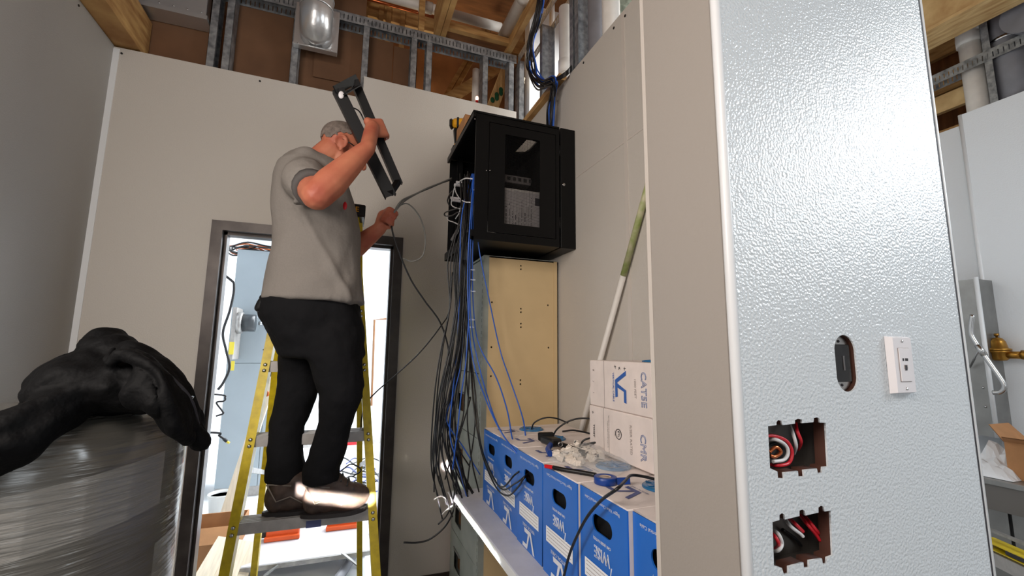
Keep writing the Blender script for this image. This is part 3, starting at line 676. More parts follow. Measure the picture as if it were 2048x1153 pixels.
# the sixth carton runs on behind the end of the wall: shorten is not needed, it stands between wall_end and box five
# two white cartons lying on the row
def make_white(kind, label, y0, y1, z0, z1, x0=0.852, x1=1.05):
    t = T('white_carton', ((x0+x1)/2, (y0+y1)/2, z0), label, 'carton', 'white cable cartons stacked on the blue ones')
    t.part('carton', bev(B().box((x0, y0, z0), (x1, y1, z1)), 0.003), 'box_white')
    t.part('blue_end', B().box((x0+0.004, y0-0.004, z0+0.003), (x1-0.004, y0-0.0005, z1-0.003)), 'box_blue', label='blue printed end')
    F = Matrix.Translation(Vector((x0, 0, 0))-t.loc) @ FACE_NX
    t.part('crease', B().box((x0-0.0004, y1-0.098, z0), (x0+0.0002, y1-0.096, z1)), 'ink_gray')
    cy, cz = -(y0+y1)/2, (z0+z1)/2; w = y1-y0; H = z1-z0
    if kind == 0:
        lg = vc_logo(0.052).mesh('logo'); put(lg, t.o, 'logo', 'ink_blue', F, cy+0.02, cz, -90)
        put(text('VERTICAL CABLE', 0.0125, bold=0.01), t.o, 'lettering', 'ink_blue', F, cy-0.022, cz-0.005, -90)
        put(text('CAT5E', 0.036, outline=True, sx=1.0), t.o, 'lettering', 'ink_outline', F, cy+0.140, cz, -90)
        put(text('1000 FEET', 0.014), t.o, 'lettering', 'ink_gray', F, cy+0.098, cz, -90)
        for k, (u, v) in enumerate(((-0.150, 0.045), (-0.152, 0.005), (-0.150, -0.035))):
            put(text(('8', '7', '1')[k], 0.014), t.o, 'scribble', 'ink_gray', F, cy+u, cz+v, -90)
        for k, (u, v) in enumerate(((-0.01, 0.062), (0.015, 0.058), (0.045, 0.058))):
            put(strokes([[(-0.006, -0.001), (0.006, 0.001), (0.006, 0.003), (-0.006, 0.001)], [(0.002, -0.006), (0.004, -0.006), (0.0, 0.006), (-0.002, 0.006)]]), t.o, 'pen_mark', 'ink_dark', F, cy+u, cz+v, k*40)
        rg = B().lathe([(0.030, 0.0), (0.052, 0.001), (0.052, 0.005), (0.03, 0.008), (0.012, 0.004), (0.012, 0.0)], base=(x0+0.10, y0+0.09, z1), n=22)
        t.part('payout_ring', rg, 'blue_clear')
    else:
        put(text('CMR', 0.038, outline=True), t.o, 'lettering', 'ink_outline', F, cy+0.135, cz-0.012, -90)
        put(text('RISER RATED', 0.0155), t.o, 'lettering', 'ink_gray', F, cy+0.075, cz+0.0, -90)
        put(text('LISTED', 0.006), t.o, 'lettering', 'ink_dark', F, cy-0.012, cz+0.006, -90)
        b = B().tube([(0.016*math.cos(a*0.524), 0.016*math.sin(a*0.524), 0.0006) for a in range(13)], 0.0012, 4); put(b, t.o, 'listing_mark', 'ink_dark', F, cy+0.008, cz+0.006)
        put(text('ETL', 0.013, bold=0.02), t.o, 'lettering', 'ink_dark', F, cy+0.008, cz+0.006, -90)
        put(text('Type CMR 75C 4 pair 24 AWG communications cable', 0.0058), t.o, 'lettering', 'ink_dark', F, cy-0.048, cz-0.005, -90)
        put(text('verified to ANSI/TIA 568 category 5e', 0.0058), t.o, 'lettering', 'ink_dark', F, cy-0.055, cz-0.005, -90)
        put(text('TWIST', 0.015, bold=0.02), t.o, 'lettering', 'ink_dark', F, cy-0.145, cz-0.008, -90)
        for v in (0.055, -0.055): put(text('o', 0.016, bold=0.02), t.o, 'mark', 'ink_dark', F, cy-0.150, cz+v, -90)
    return t
ZB = ZS+BH
wl_ = make_white(1, 'lower of the two white cartons on the blue row, lettered CMR', 1.106, 1.462, ZB+0.007, 1.264)
wu_ = make_white(0, 'upper of the two white cartons, lettered CAT5E, near the wall end', 1.106, 1.460, 1.265, 1.426, 0.855)
rp = Vector((0.955, 1.196, 1.432))
cable('cable_tail', [rp, rp+Vector((0.005, 0.0, 0.03)), rp+Vector((0.02, -0.03, 0.055)), rp+Vector((0.03, -0.08, 0.055)), rp+Vector((0.03, -0.13, 0.03))], 0.0032, 'blue_cable', 'blue cable end arching out of the upper white carton', 'cable')
# cable ends coming out of the pay-out rings
def ringpt(i): return cart[i].location+Vector((0.19, 0, BH+0.003))
def tail(i, offs, label, m='black_cable', r=0.0034):
    p = ringpt(i); cable('cable_tail', [p]+[p+Vector(o) for o in offs], r, m, label, 'cable', n=8)
tail(0, ((0.01, -0.012, 0.03), (0.05, -0.035, 0.052), (0.10, -0.05, 0.050), (0.15, -0.07, 0.03)), 'black cable end curling from the farthest blue carton')
tail(1, ((0.015, -0.02, 0.04), (0.06, -0.05, 0.075), (0.12, -0.08, 0.085), (0.20, -0.13, 0.070), (0.26, -0.17, 0.05)), 'black cable rising from the second blue carton towards the white stack')
tail(2, ((0.015, -0.02, 0.02), (0.05, -0.06, 0.035), (0.09, -0.12, 0.03), (0.12, -0.17, 0.008)), 'black cable end low behind the connector bag')
tail(2, ((0.03, 0.01, 0.03), (0.06, -0.02, 0.05), (0.03, 0.07, 0.055), (0.0, 0.12, 0.045)), 'black cable end pointing left behind the black crimping tool')
p5 = ringpt(4)
front = [at(px, py, X=0.59) for px, py in ((1235, 978), (1202, 1002), (1174, 1035), (1153, 1075), (1139, 1110), (1128, 1153), (1122, 1190))]
cable('cable_tail', [p5, p5+Vector((-0.02, 0.0, 0.018)), p5+Vector((-0.08, 0.02, 0.030)), at(1250, 963, X=0.66)]+front, 0.0038, 'black_cable', 'black cable running from the taped carton down over its blue front', 'cable', n=8)
# bag of connectors
bagc = [at(px, py, Z=ZB+0.004) for px, py in ((1098, 926), (1118, 900), (1180, 893), (1285, 928), (1252, 956), (1212, 950), (1150, 948))]
bg = B(); N = 11
quad = [at(1094, 922, Z=ZB+0.004), at(1222, 957, Z=ZB+0.004), at(1297, 925, Z=ZB+0.004), at(1158, 890, Z=ZB+0.004)]
grid = []
for i in range(N+1):
    row = []
    for j in range(N+1):
        u, v = i/N, j/N
        p = quad[0].lerp(quad[1], u).lerp(quad[3].lerp(quad[2], u), v)
        e = min(u, 1-u, v, 1-v)*4
        p = p+Vector((0, 0, (0.032 if u+v < 1.25 else 0.016)*min(1, e)**0.6+0.007*noise.noise(p*38)))
        row.append(bg.bm.verts.new(p))
    grid.append(row)
for i in range(N):
    for j in range(N):
        f = bg.bm.faces.new((grid[i][j], grid[i+1][j], grid[i+1][j+1], grid[i][j+1])); f.smooth = False
mat('bag_clear', (225, 228, 228), 0.12, spec=0.7, alpha=0.30)
bag = thing('plastic_bag', bg, 'bag_clear', 'clear plastic bag of white connectors lying on the blue cartons', 'bag', loc=quad[0])
cn = B().cbox((0, 0, 0), (0.021, 0.0155, 0.017)); cn.cbox((0.012, 0, -0.003), (0.006, 0.011, 0.008)); cn = bev(cn, 0.001).mesh('connector')
dk = B().cbox((-0.0108, 0, 0.001), (0.002, 0.010, 0.009)).mesh('socket')
for k in range(46):
    u, v = random.uniform(0.05, 0.62)**1.0, random.uniform(0.05, 0.8)
    if u+v > 1.1: u *= 0.5; v *= 0.6
    p = quad[0].lerp(quad[1], u).lerp(quad[3].lerp(quad[2], u), v)+Vector((0, 0, random.choice((0.010, 0.019))))
    o = link('connector', cn, 'conn_plastic'); o.location = p; o.rotation_euler = (random.uniform(-.5, .5), random.uniform(-.5, .5), random.uniform(0, 6.3))
    tag(o, 'small off-white socket connector loose in the clear bag', 'connector', 'white connectors in the bag')
    link('socket', dk, 'ink_dark', o)
# crimping tool, knife, tape
cp = at(1107, 893, Z=ZB+0.02)
ct = T('crimping_tool', (cp.x, cp.y, ZB), 'black crimping tool with short blue grips lying on the third carton', 'tool')
ct.part('head', bev(B().bar(cp+Vector((0.0, 0.075, 0.012)), cp+Vector((0.01, -0.01, 0.012)), 0.045, 0.028), 0.006), 'black_plastic')
ct.part('jaw', bev(B().bar(cp+Vector((-0.025, 0.08, 0.02)), cp+Vector((0.03, 0.06, 0.022)), 0.02, 0.03), 0.004), 'black_plastic')
ct.part('grip', B().tube(spline([cp+Vector((0.02, 0, 0.006)), cp+Vector((0.04, -0.06, 0.002)), cp+Vector((0.05, -0.13, 0.0))], 5), 0.010, 8), 'black_plastic')
ct.part('grip', B().tube(spline([cp+Vector((-0.01, 0, 0.006)), cp+Vector((-0.04, -0.04, 0.0)), cp+Vector((-0.055, -0.09, -0.004))], 5), 0.010, 8), 'tape_blue', label='blue grip')
ct.part('spring', B().tube([cp+Vector((0.01+0.008*math.cos(k), -0.03-0.002*k*0.3, 0.012+0.008*math.sin(k))) for k in range(14)], 0.0015, 4), 'steel')
kp, kq = at(1096, 934, Z=ZB+0.007), at(1192, 951, Z=ZB+0.007)
kn = T('cable_knife', kp, 'long black handled cable knife with a red tip beside the bag', 'knife')
kd = (kq-kp).normalized()
kn.part('tip', bev(B().bar(kp-kd*0.012, kp+kd*0.022, 0.011, 0.011), 0.003), 'red_plastic', label='red tip')
kn.part('handle', B().tube(spline([kp+kd*0.018, kp+kd*0.06+Vector((-0.004, 0, 0)), kp+kd*0.11, kq], 5), 0.0065, 8), 'black_plastic')
tp_ = at(1211, 968, Z=ZB)
tr = T('tape_roll', tp_, 'flat roll of blue tape near the front edge of a carton', 'tape')
tr.part('tape', B().lathe([(0.0165, 0.001), (0.030, 0.001), (0.031, 0.002), (0.031, 0.018), (0.030, 0.019), (0.0165, 0.019), (0.0165, 0.001)], base=tp_, n=26), 'tape_blue')
tr.part('core', B().lathe([(0.0135, 0.0015), (0.0162, 0.0015), (0.0162, 0.0188), (0.0135, 0.0188), (0.0135, 0.0015)], base=tp_, n=22), 'tape_core', label='beige cardboard core')
tr.part('core_print', B().lathe([(0.0, 0.016), (0.0132, 0.016), (0.0132, 0.017), (0.0, 0.017)], base=tp_, n=18), 'tape_core')
tr.part('loose_end', B().bar(tp_+Vector((0.022, -0.022, 0.010)), tp_+Vector((0.055, -0.035, 0.012)), 0.002, 0.018), 'tape_blue')
# leaning pole
pt, pbm = at(1293, 383, X=1.082), at(1150, 905, X=1.062)
pd = (pt-pbm).normalized(); pm = pbm+pd*((at(1246, 552, X=1.072)-pbm).length)
zb = pbm+pd*((ZS+0.001-pbm.z)/pd.z)
pl = T('broom_handle', zb, 'long white pole with a green upper end leaning on the alcove wall', 'pole')
pl.part('pole', B().cyl(zb, pm, 0.0125, 14), 'pvc')
mat('pole_green', (128, 150, 62), 0.5, var=0.5, vscale=22, dark=(196, 190, 160))
pl.part('grip', B().cyl(pm, pt+pd*0.25, 0.0135, 14), 'pole_green', label='worn green upper end')
# ================================================================== cables hanging from the rack
def hang(px, Y): return [at(x, y, Y=Y+dy) for (x, y, *q) in px for dy in (q[0] if q else 0,)]
black_ends = [(868, 905, 878, 1000, 896), (862, 920, 885, 1040, 902), (875, 900, 868, 985, 908), (880, 880, 905, 1000, 915), (884, 900, 920, 990, 930), (890, 880, 930, 1010, 934), (895, 890, 955, 1020, 938), (900, 870, 960, 1010, 941),
              (870, 890, 900, 1020, 922), (878, 910, 893, 1010, 926), (905, 860, 938, 980, 932), (898, 900, 915, 1015, 928), (886, 870, 910, 960, 925), (910, 850, 945, 1025, 936), (872, 930, 905, 1035, 919), (893, 850, 925, 965, 930), (866, 890, 880, 960, 912), (902, 880, 950, 1000, 935),
              (935, 850, 958, 985, 943), (950, 850, 930, 1020, 945), (925, 840, 890, 960, 940), (888, 830, 940, 935, 930), (940, 800, 905, 940, 934), (880, 850, 925, 1000, 924)]
for i, (bx, by, ex, ey, tx) in enumerate(black_ends):
    Y = 2.06+0.10*random.random(); j = random.uniform(-3, 3)
    pts = [(930+(tx-920)*0.4, 350+random.uniform(-8, 20), 0.08), (930+(tx-920)*0.35+j, 430), (tx, 520), (tx+(bx-tx)*0.10+(924-tx)*0.25+j, 610), (tx+(bx-tx)*0.35+j*2, 700), (tx+(bx-tx)*0.75+j, 790), (bx, by), ((bx+ex)/2+random.uniform(-6, 2), (by+ey)/2+10), (ex, ey)]
    cable('data_cable', hang(pts, Y), 0.0034, 'black_cable', 'black cable in the long bundle hanging from the rack front', 'cable', 'black cables hanging from the rack')
for i, (bx, by, ex, ey, tx) in enumerate([(900, 870, 935, 1000, 918), (915, 860, 905, 940, 938), (893, 840, 960, 950, 929)]):
    Y = 2.05+0.06*random.random()
    pts = [(944+i*1.5, 348, 0.06), (tx+6, 430), (tx+2, 520), (tx, 620), (tx-6, 720), ((tx+bx)/2-4, 790), (bx, by), ((bx+ex)/2, (by+ey)/2), (ex, ey)]
    cable('data_cable', hang(pts, Y), 0.003, 'blue_cable', 'blue cable in the bundle hanging loose among the black ones', 'cable', 'blue cables hanging from the rack')
# blue cables that run on to the cartons
bl = [([(954, 345, 0.05), (950, 430), (955, 500), (975, 600), (1000, 700), (1020, 760), (1045, 835), (1052, 885), (1056, 925), (1060, 945, -0.6)], 'blue cable farthest right, sweeping down to the third carton'),
      ([(952, 345, 0.05), (947, 430), (944, 520), (946, 620), (958, 690), (992, 755), (1014, 820), (1024, 875), (1034, 905), (1055, 935, -0.6)], 'blue cable second from right among those reaching the cartons'),
      ([(950, 347, 0.05), (945, 440), (941, 530), (943, 640), (955, 720), (980, 810), (1000, 860), (1022, 893), (1048, 925, -0.6)], 'blue cable third from right, ending at the hand hole'),
      ([(948, 349, 0.05), (943, 450), (939, 540), (941, 650), (948, 730), (972, 800), (994, 850), (1018, 888), (1044, 920, -0.6)], 'blue cable fourth from right, close beside its neighbour')]
for k, (px, lab) in enumerate(bl):
    pts = []
    n = len(px)
    for i, q in enumerate(px):
        x, y = q[0]+(2.2*(1.5-k) if 0 < i < 4 else 0), q[1]; f = max(0, (i-4)/(n-5))
        pts.append(at(x, y, Y=2.06-0.02*k+(0.04 if i == 0 else 0)-f*0.48) if i < n-1 else at(x, y, X=0.640))
    cable('data_cable', pts, 0.003, 'blue_cable', lab, 'cable')
# black cables looping into the third carton
lp = [([(925, 520), (930, 640), (948, 760), (953, 850), (965, 905), (985, 955), (1005, 975), (1030, 950), (1052, 935)], 'black cable looping into the hand hole, upper of three'),
      ([(928, 520), (934, 650), (950, 780), (960, 880), (975, 930), (1002, 978), (1030, 968), (1048, 955), (1058, 946)], 'black cable looping into the hand hole, middle of three'),
      ([(931, 520), (938, 660), (946, 800), (962, 900), (990, 972), (1015, 992), (1036, 975), (1048, 957), (1060, 950)], 'black cable looping into the hand hole, lowest of three')]
for k, (px, lab) in enumerate(lp):
    n = len(px); pts = []
    for i, (x, y) in enumerate(px):
        pts.append(at(x, y, Y=2.08) if i < 3 else at(x, y, X=0.655 if i == n-1 else 0.60 if i < n-2 else 0.605))
    cable('data_cable', pts, 0.0033, 'black_cable', lab, 'cable')
# long tails low on the left
cable('data_cable', hang([(905, 900), (913, 960), (910, 1010), (893, 1050), (862, 1078), (835, 1086), (807, 1086)], 2.14), 0.0040, 'black_cable', 'black cable tail sticking out left near the floor, the longest', 'cable')
cable('data_cable', hang([(908, 900), (912, 960), (905, 1005), (893, 1032), (876, 1050)], 2.10), 0.0036, 'black_cable', 'black cable tail just above the longest one', 'cable')
for k, (x0, y0, x1, y1) in enumerate(((868, 1000, 884, 993), (880, 992, 896, 1003), (896, 985, 905, 1006), (884, 1030, 905, 1012))):
    cable('stripped_end', hang([(x0, y0), ((x0+x1)/2, (y0+y1)/2-2), (x1, y1)], 2.08), 0.0026, 'white_cable', 'short stripped white wire end at the bottom of the cable bundle', 'cable', 'stripped wire ends')
# clear ties round the blue cables
for k, (px, py) in enumerate(((952, 381), (957, 396), (945, 540), (946, 560), (946, 583), (944, 640), (943, 655))):
    c = at(px, py, Y=2.035)
    thing('cable_tie', B().tube([c+Vector((0.012*math.cos(a*0.785), 0.010*math.sin(a*0.785), 0.003*math.sin(a*0.785))) for a in range(9)], 0.0022, 5), 'zip_clear', 'clear plastic tie round the blue cables', 'cable tie', 'clear ties on the blue cables', c)
# lead going back to the ladder
cable('data_cable', [at(905, 545, Y=2.15), at(899, 620, Y=2.14), at(880, 655, Y=2.12), at(840, 705, Y=2.1), at(790, 752, Y=2.1), at(752, 785, Y=2.12), at(731, 810, Y=2.14), at(723, 838, Y=2.16), at(722, 860, Y=2.17)], 0.0032, 'black_cable', 'thin black cable reaching from the bundle left to the ladder', 'cable')
# supply bundle coming down through the roof
def sup(i, dx, dy):
    px = [(1085, -30), (1078, 30), (1062, 90), (1062, 130), (1068, 152), (1085, 170), (1107, 163), (1106, 185), (1102, 220), (1100, 262)]
    rg = random.Random(i); return [at(x+dx*(1 if k < 6 else 0.7)+rg.uniform(-3, 3), y+dy*(1 if 2 < k < 7 else 0.3)+rg.uniform(-4, 4)*(1 if 0 < k < 8 else 0), X=1.03-0.012*(i % 3)+(0.02 if k > 6 else 0)) for k, (x, y) in enumerate(px)]
for i in range(14):
    blue = i in (1, 3, 4, 9, 12)
    cable('supply_cable', sup(i, (i % 5-2)*3.4, (i//5-1)*6.5), 0.0046, 'blue_cable' if blue else 'black_cable', ('blue' if blue else 'black')+' cable of the thick bundle dropping from the roof behind the rack', 'cable', 'blue supply cables' if blue else 'black supply cables', k=6)
for i in range(6):
    cable('supply_cable', [at(1102+i, 162, X=1.03), at(1120+i*0.5, 152+i, X=1.05), at(1136, 140+i*1.6, X=1.08), at(1147, 126+i*1.5, X=1.14)], 0.0042, 'black_cable', 'black cable of the branch passing over the wall top between pipes', 'cable', 'cables over the wall top', k=6)

cable('red_hose', [at(917, 1040, Y=2.84), at(911, 1070, Y=2.84), at(906, 1105, Y=2.84), at(906, 1150, Y=2.84), (at(906, 1150, Y=2.84).x, 2.84, 0.012)], 0.010, 'red_cable', 'dark red hose hanging in the gap left of the steel cabinet', 'hose', n=8)
# ================================================================== stepladder
def at_lean(px, py, y0, z0, k):
    """point of the leaning plane Y = y0 + k (z - z0) seen at px, py"""
    d = CR*((px-1024)/FPX) + CU*(-(py-576.5)/FPX) + CF
    t = (y0 + k*(CAM_LOC.z-z0) - CAM_LOC.y)/(d.y-k*d.z)
    return CAM_LOC + d*t
LY, LZ, LK = 2.05, 0.79, 0.213
def lf(px, py): return at_lean(px, py, LY, LZ, LK)
def ext(p, q, z): return p + (q-p)*((z-p.z)/(q.z-p.z))
ZC = lf(690, 432).z
la, lb_ = lf(458, 1115), lf(548, 655); ra, rb = lf(749, 1100), lf(718, 560)
ld = T('stepladder', ((la.x+ra.x)/2, 2.35, 0), 'yellow fibreglass stepladder with aluminium steps under the man, in front of the door', 'ladder')
def channel(p, q, w, d, s, up):
    """C section rail, web facing outwards"""
    p, q = Vector(p), Vector(q); z = (q-p).normalized(); y = Vector(up); y = (y-z*y.dot(z)).normalized(); x = y.cross(z)
    M = Matrix(((x.x, y.x, z.x, p.x), (x.y, y.y, z.y, p.y), (x.z, y.z, z.z, p.z), (0, 0, 0, 1))); L = (q-p).length; b = B(); t = 0.004
    b.box((-w/2, -d/2, 0), (w/2, -d/2+t, L), M); b.box((-w/2, d/2-t, 0), (w/2, d/2, L), M)
    xs = -w/2 if s < 0 else w/2-t; b.box((xs, -d/2+t, 0), (xs+t, d/2-t, L), M)
    return b
UPY = (0, 1, 0)
fl0, fl1 = ext(la, lb_, 0.02), ext(la, lb_, ZC); fr0, fr1 = ext(ra, rb, 0.02), ext(ra, rb, ZC)
ld.part('front_rail', channel(fl0, fl1, 0.034, 0.075, 1, UPY), 'yellow_frp'); ld.part('front_rail', channel(fr0, fr1, 0.034, 0.075, -1, UPY), 'yellow_frp')
for p in (fl0, fr0): ld.part('foot', B().cbox((p.x, p.y, 0.02), (0.05, 0.09, 0.04)), 'black_plastic')
stz = [lf(600, 1029).z, lf(600, 866).z, lf(600, 724).z, lf(700, 618).z, lf(700, 520).z]
stz = [stz[0]-0.30]+stz
for z in stz:
    p, q = ext(fl0, fl1, z), ext(fr0, fr1, z); yy = p.y-0.035
    b = B().box((p.x+0.012, yy, z-0.006), (q.x-0.012, yy+0.085, z)); b.box((p.x+0.012, yy, z-0.042), (q.x-0.012, yy+0.004, z-0.006)); b.box((p.x+0.012, yy+0.081, z-0.036), (q.x-0.012, yy+0.085, z-0.006))
    for k in range(5): b.box((p.x+0.016, yy+0.010+k*0.016, z), (q.x-0.016, yy+0.014+k*0.016, z+0.002))
    ld.part('step', b, 'alu_matte')
    for e, s in ((p, 1), (q, -1)):
        for dz_ in (-0.012, -0.036): c = ext(fl0, fl1, z+dz_) if s > 0 else ext(fr0, fr1, z+dz_); ld.part('rivet', B().ell((c.x, c.y-0.039, c.z), (0.009, 0.004, 0.009), sub=1), 'steel')
kx0, kx1 = lf(584, 430).x, lf(730, 430).x; ky = 2.05+LK*(ZC-LZ)
cap = bev(B().box((kx0, ky-0.06, ZC-0.012), (kx1, ky+0.16, ZC+0.052)), 0.006); ld.part('cap', cap, 'black_plastic')
o = put(text('KE', 0.036, bold=0.02), ld.o, 'lettering', 'drill_yellow', Matrix.Translation(Vector((0, ky-0.0605, 0))-ld.loc) @ FACE_NY, kx1-0.052, ZC+0.022); 
BK = 0.27
def lbk(px, py): return at_lean(px, py, ky+0.08, ZC, -BK)
bl0, bl1 = lbk(511, 1120), lbk(560, 660); br0, br1 = lbk(719, 1100), lbk(719, 700)
b0, b1, c0, c1 = ext(bl0, bl1, 0.02), ext(bl0, bl1, ZC), ext(br0, br1, 0.02), ext(br0, br1, ZC)
ld.part('rear_rail', channel(b0, b1, 0.030, 0.05, 1, UPY), 'yellow_frp'); ld.part('rear_rail', channel(c0, c1, 0.030, 0.05, -1, UPY), 'yellow_frp')
for z in (0.95, 1.28, 1.7): p, q = ext(b0, b1, z), ext(c0, c1, z); ld.part('rear_bar', B().bar(p, q, 0.03, 0.02), 'alu')
for (f0, f1, r0, r1, zf, zr) in ((fl0, fl1, b0, b1, 0.98, 0.80), (fr0, fr1, c0, c1, 0.98, 0.80)):
    ld.part('spreader', B().bar(ext(f0, f1, zf), ext(r0, r1, zr), 0.022, 0.005, up=(1, 0, 0)), 'alu')
sp1 = ext(fl0, fl1, stz[1]); ld.part('label', B().box((-0.10, sp1.y-0.0365, stz[1]-0.044), (-0.045, sp1.y-0.0352, stz[1]-0.018)), 'ink_navy')
# ================================================================== the man on the ladder
ZST = stz[1]+0.002
def V3(*a): return Vector(a)
S1, E1, W1 = at(606, 352, Y=1.84), at(634, 392, Y=1.63), at(735, 296, Y=1.70)
S2, E2, W2 = at(640, 360, Y=2.16), at(695, 508, Y=2.20), at(760, 457, Y=2.10)
NB = at(628, 335, Y=1.99)
HD = at(683, 302, Y=1.99)
pit = R(-24)
hf = Vector((math.cos(pit), 0.0, math.sin(pit))); hu = Vector((-math.sin(pit), 0, math.cos(pit))); hl = hu.cross(hf)
HM = Matrix(((hf.x, hl.x, hu.x, HD.x), (hf.y, hl.y, hu.y, HD.y), (hf.z, hl.z, hu.z, HD.z), (0, 0, 0, 1)))
HR = HM.to_3x3()
def h(x, y, z): return HM @ Vector((x, y, z))
pb_ = B()
pb_.ell(h(-0.014, 0, 0.045), (0.094, 0.075, 0.078), HR, 3); pb_.ell(h(0.028, 0, -0.03), (0.066, 0.058, 0.078), HR, 3)
pb_.ell(h(0.066, 0, -0.088), (0.030, 0.030, 0.024), HR); pb_.limb([h(0.088, 0, 0.022), h(0.112, 0, -0.018)], [0.011, 0.015]); pb_.ell(h(0.100, 0.013, -0.022), (0.012, 0.009, 0.009), HR); pb_.ell(h(0.100, -0.013, -0.022), (0.012, 0.009, 0.009), HR)
pb_.ell(h(0.091, 0, -0.050), (0.011, 0.024, 0.007), HR); pb_.ell(h(0.088, 0, -0.062), (0.011, 0.021, 0.008), HR); pb_.ell(h(0.078, 0, 0.036), (0.018, 0.050, 0.012), HR)
for s in (1, -1):
    pb_.ell(h(-0.004, s*0.076, 0.0), (0.018, 0.010, 0.024), HR)
    pb_.tube([h(-0.004+0.023*math.cos(a), s*(0.083-0.004*math.cos(a)), 0.004+0.030*math.sin(a)) for a in [k*0.45-0.9 for k in range(12)]], 0.006, 6)
    pb_.ell(h(0.010, s*0.079, -0.026), (0.009, 0.007, 0.010), HR); pb_.ell(h(0.055, s*0.045, -0.02), (0.022, 0.016, 0.02), HR)
pb_.limb([h(-0.028, 0, -0.01), NB+V3(0.02, 0, 0.02), NB+V3(0, 0, -0.06)], [0.060, 0.066, 0.085])
# trunk under the shirt, arms
pb_.limb([at(628, 400, Y=1.99), at(630, 470, Y=1.99), at(628, 580, Y=1.99)], [0.12, 0.13, 0.14])
def arm(S, E, Wr, re):
    m = E.lerp(Wr, 0.25); m2 = E.lerp(Wr, 0.62)
    pb_.limb([S, S.lerp(E, 0.6), E, m, m2, Wr], [0.052, 0.054, 0.049*re, 0.053*re, 0.043*re, 0.031])
arm(S1, E1, W1, 1.06); arm(S2, E2, W2, 0.95)
def fist(Wr, c, ax, rb_, spread=0.0205):
    """hand closed round a bar: c on the bar, ax along it"""
    w_ = (Wr-c); a = ax.normalized(); w_ = (w_-a*w_.dot(a)).normalized(); n = a.cross(w_)
    if n.dot(V3(0, -1, 0)) < 0: n = -n           # back of the hand turned to the camera
    k0 = c+w_*(rb_+0.016)
    pb_.limb([Wr, k0+w_*0.022+n*0.006], [0.030, 0.030])
    for i, L in enumerate((0.95, 1.05, 1.0, 0.82)):
        o = a*((i-1.5)*spread)
        pb_.limb([k0+o*0.8+w_*0.012+n*0.010, c+o+n*(rb_+0.020)+w_*0.004], [0.017, 0.0125], 10)
        q = [c+o+n*(rb_+0.020)+w_*0.004, c+o+n*(rb_+0.012)-w_*(rb_+0.010)*L, c+o-n*(rb_*0.2)-w_*(rb_+0.016)*L, c+o-n*(rb_+0.010)-w_*0.004]
        pb_.limb(q, [0.0115, 0.0100, 0.0092, 0.0082], 10)
    t0 = k0-a*0.030+w_*0.026
    pb_.limb([t0, c-a*0.045+w_*0.018-n*0.006, c-a*0.040-n*(rb_+0.010)-w_*0.004, c-a*0.022-n*(rb_+0.012)-w_*0.014], [0.018, 0.0135, 0.0115, 0.0095], 10)
# held rack frame: two rails with end brackets
A0, A1, B0, B1 = at(676, 178, Y=1.80), at(782, 392, Y=1.80), at(709, 160, Y=1.86), at(798, 368, Y=1.86)
fdir = (B1-B0).normalized()
hc = B0.lerp(B1, 0.50)
fist(W1, hc, fdir, 0.016)
c2 = at(781, 436, Y=2.08)
fist(W2, c2, (at(800, 415, Y=2.08)-at(776, 452, Y=2.08)), 0.008)
body_me = remesh(pb_, 'person', 0.0052, 5)
person = link('person', body_me, 'skin'); tag(person, 'man in grey T-shirt and black trousers on the stepladder holding a black frame', 'person')
PO = Vector((-0.05, 2.0, ZST)); org(person, PO)
def pp(name, me, m, under=None, label=None):
    if isinstance(me, B): me = me.mesh(name)
    me.transform(Matrix.Translation(-PO)); o = link(name, me, m, under or person)
    if label: o['label'] = label
    return o
# hair: close-cropped cap of the skull
hb_ = bmesh.new(); bmesh.ops.create_icosphere(hb_, subdivisions=4, radius=1)
for v in [v for v in hb_.verts if (v.co.x*0.9-v.co.z*0.9 > 0.12) or v.co.z < -0.52 or (v.co.x > -0.15 and v.co.z < -0.05 and abs(v.co.y) > 0.5)]: hb_.verts.remove(v)
for v in hb_.verts: v.co = h(-0.014+0.0965*v.co.x, 0.0775*v.co.y, 0.045+0.0805*v.co.z)
for f in hb_.faces: f.smooth = True
me = bpy.data.meshes.new('hair'); hb_.to_mesh(me); hb_.free(); pp('hair', me, 'hair')
gl = B()
for s in (1, -1):
    gl.tube([h(-0.005, s*0.080, 0.018), h(0.03, s*0.078, 0.020), h(0.085, s*0.062, 0.018)], 0.0025, 5)
    gl.tube([h(0.094+0.0*k, s*(0.034+0.024*math.cos(k*0.524)), 0.010+0.017*math.sin(k*0.524)) for k in range(13)], 0.0018, 5)
gl.tube([h(0.098, 0.011, 0.014), h(0.104, 0, 0.017), h(0.098, -0.011, 0.014)], 0.0018, 5)
pp('glasses', gl, 'black_plastic', label='thin dark framed glasses')
for s in (1, -1): pp('eye', B().ell(h(0.078, s*0.032, 0.010), (0.012, 0.013, 0.012), HR), 'paper_white')
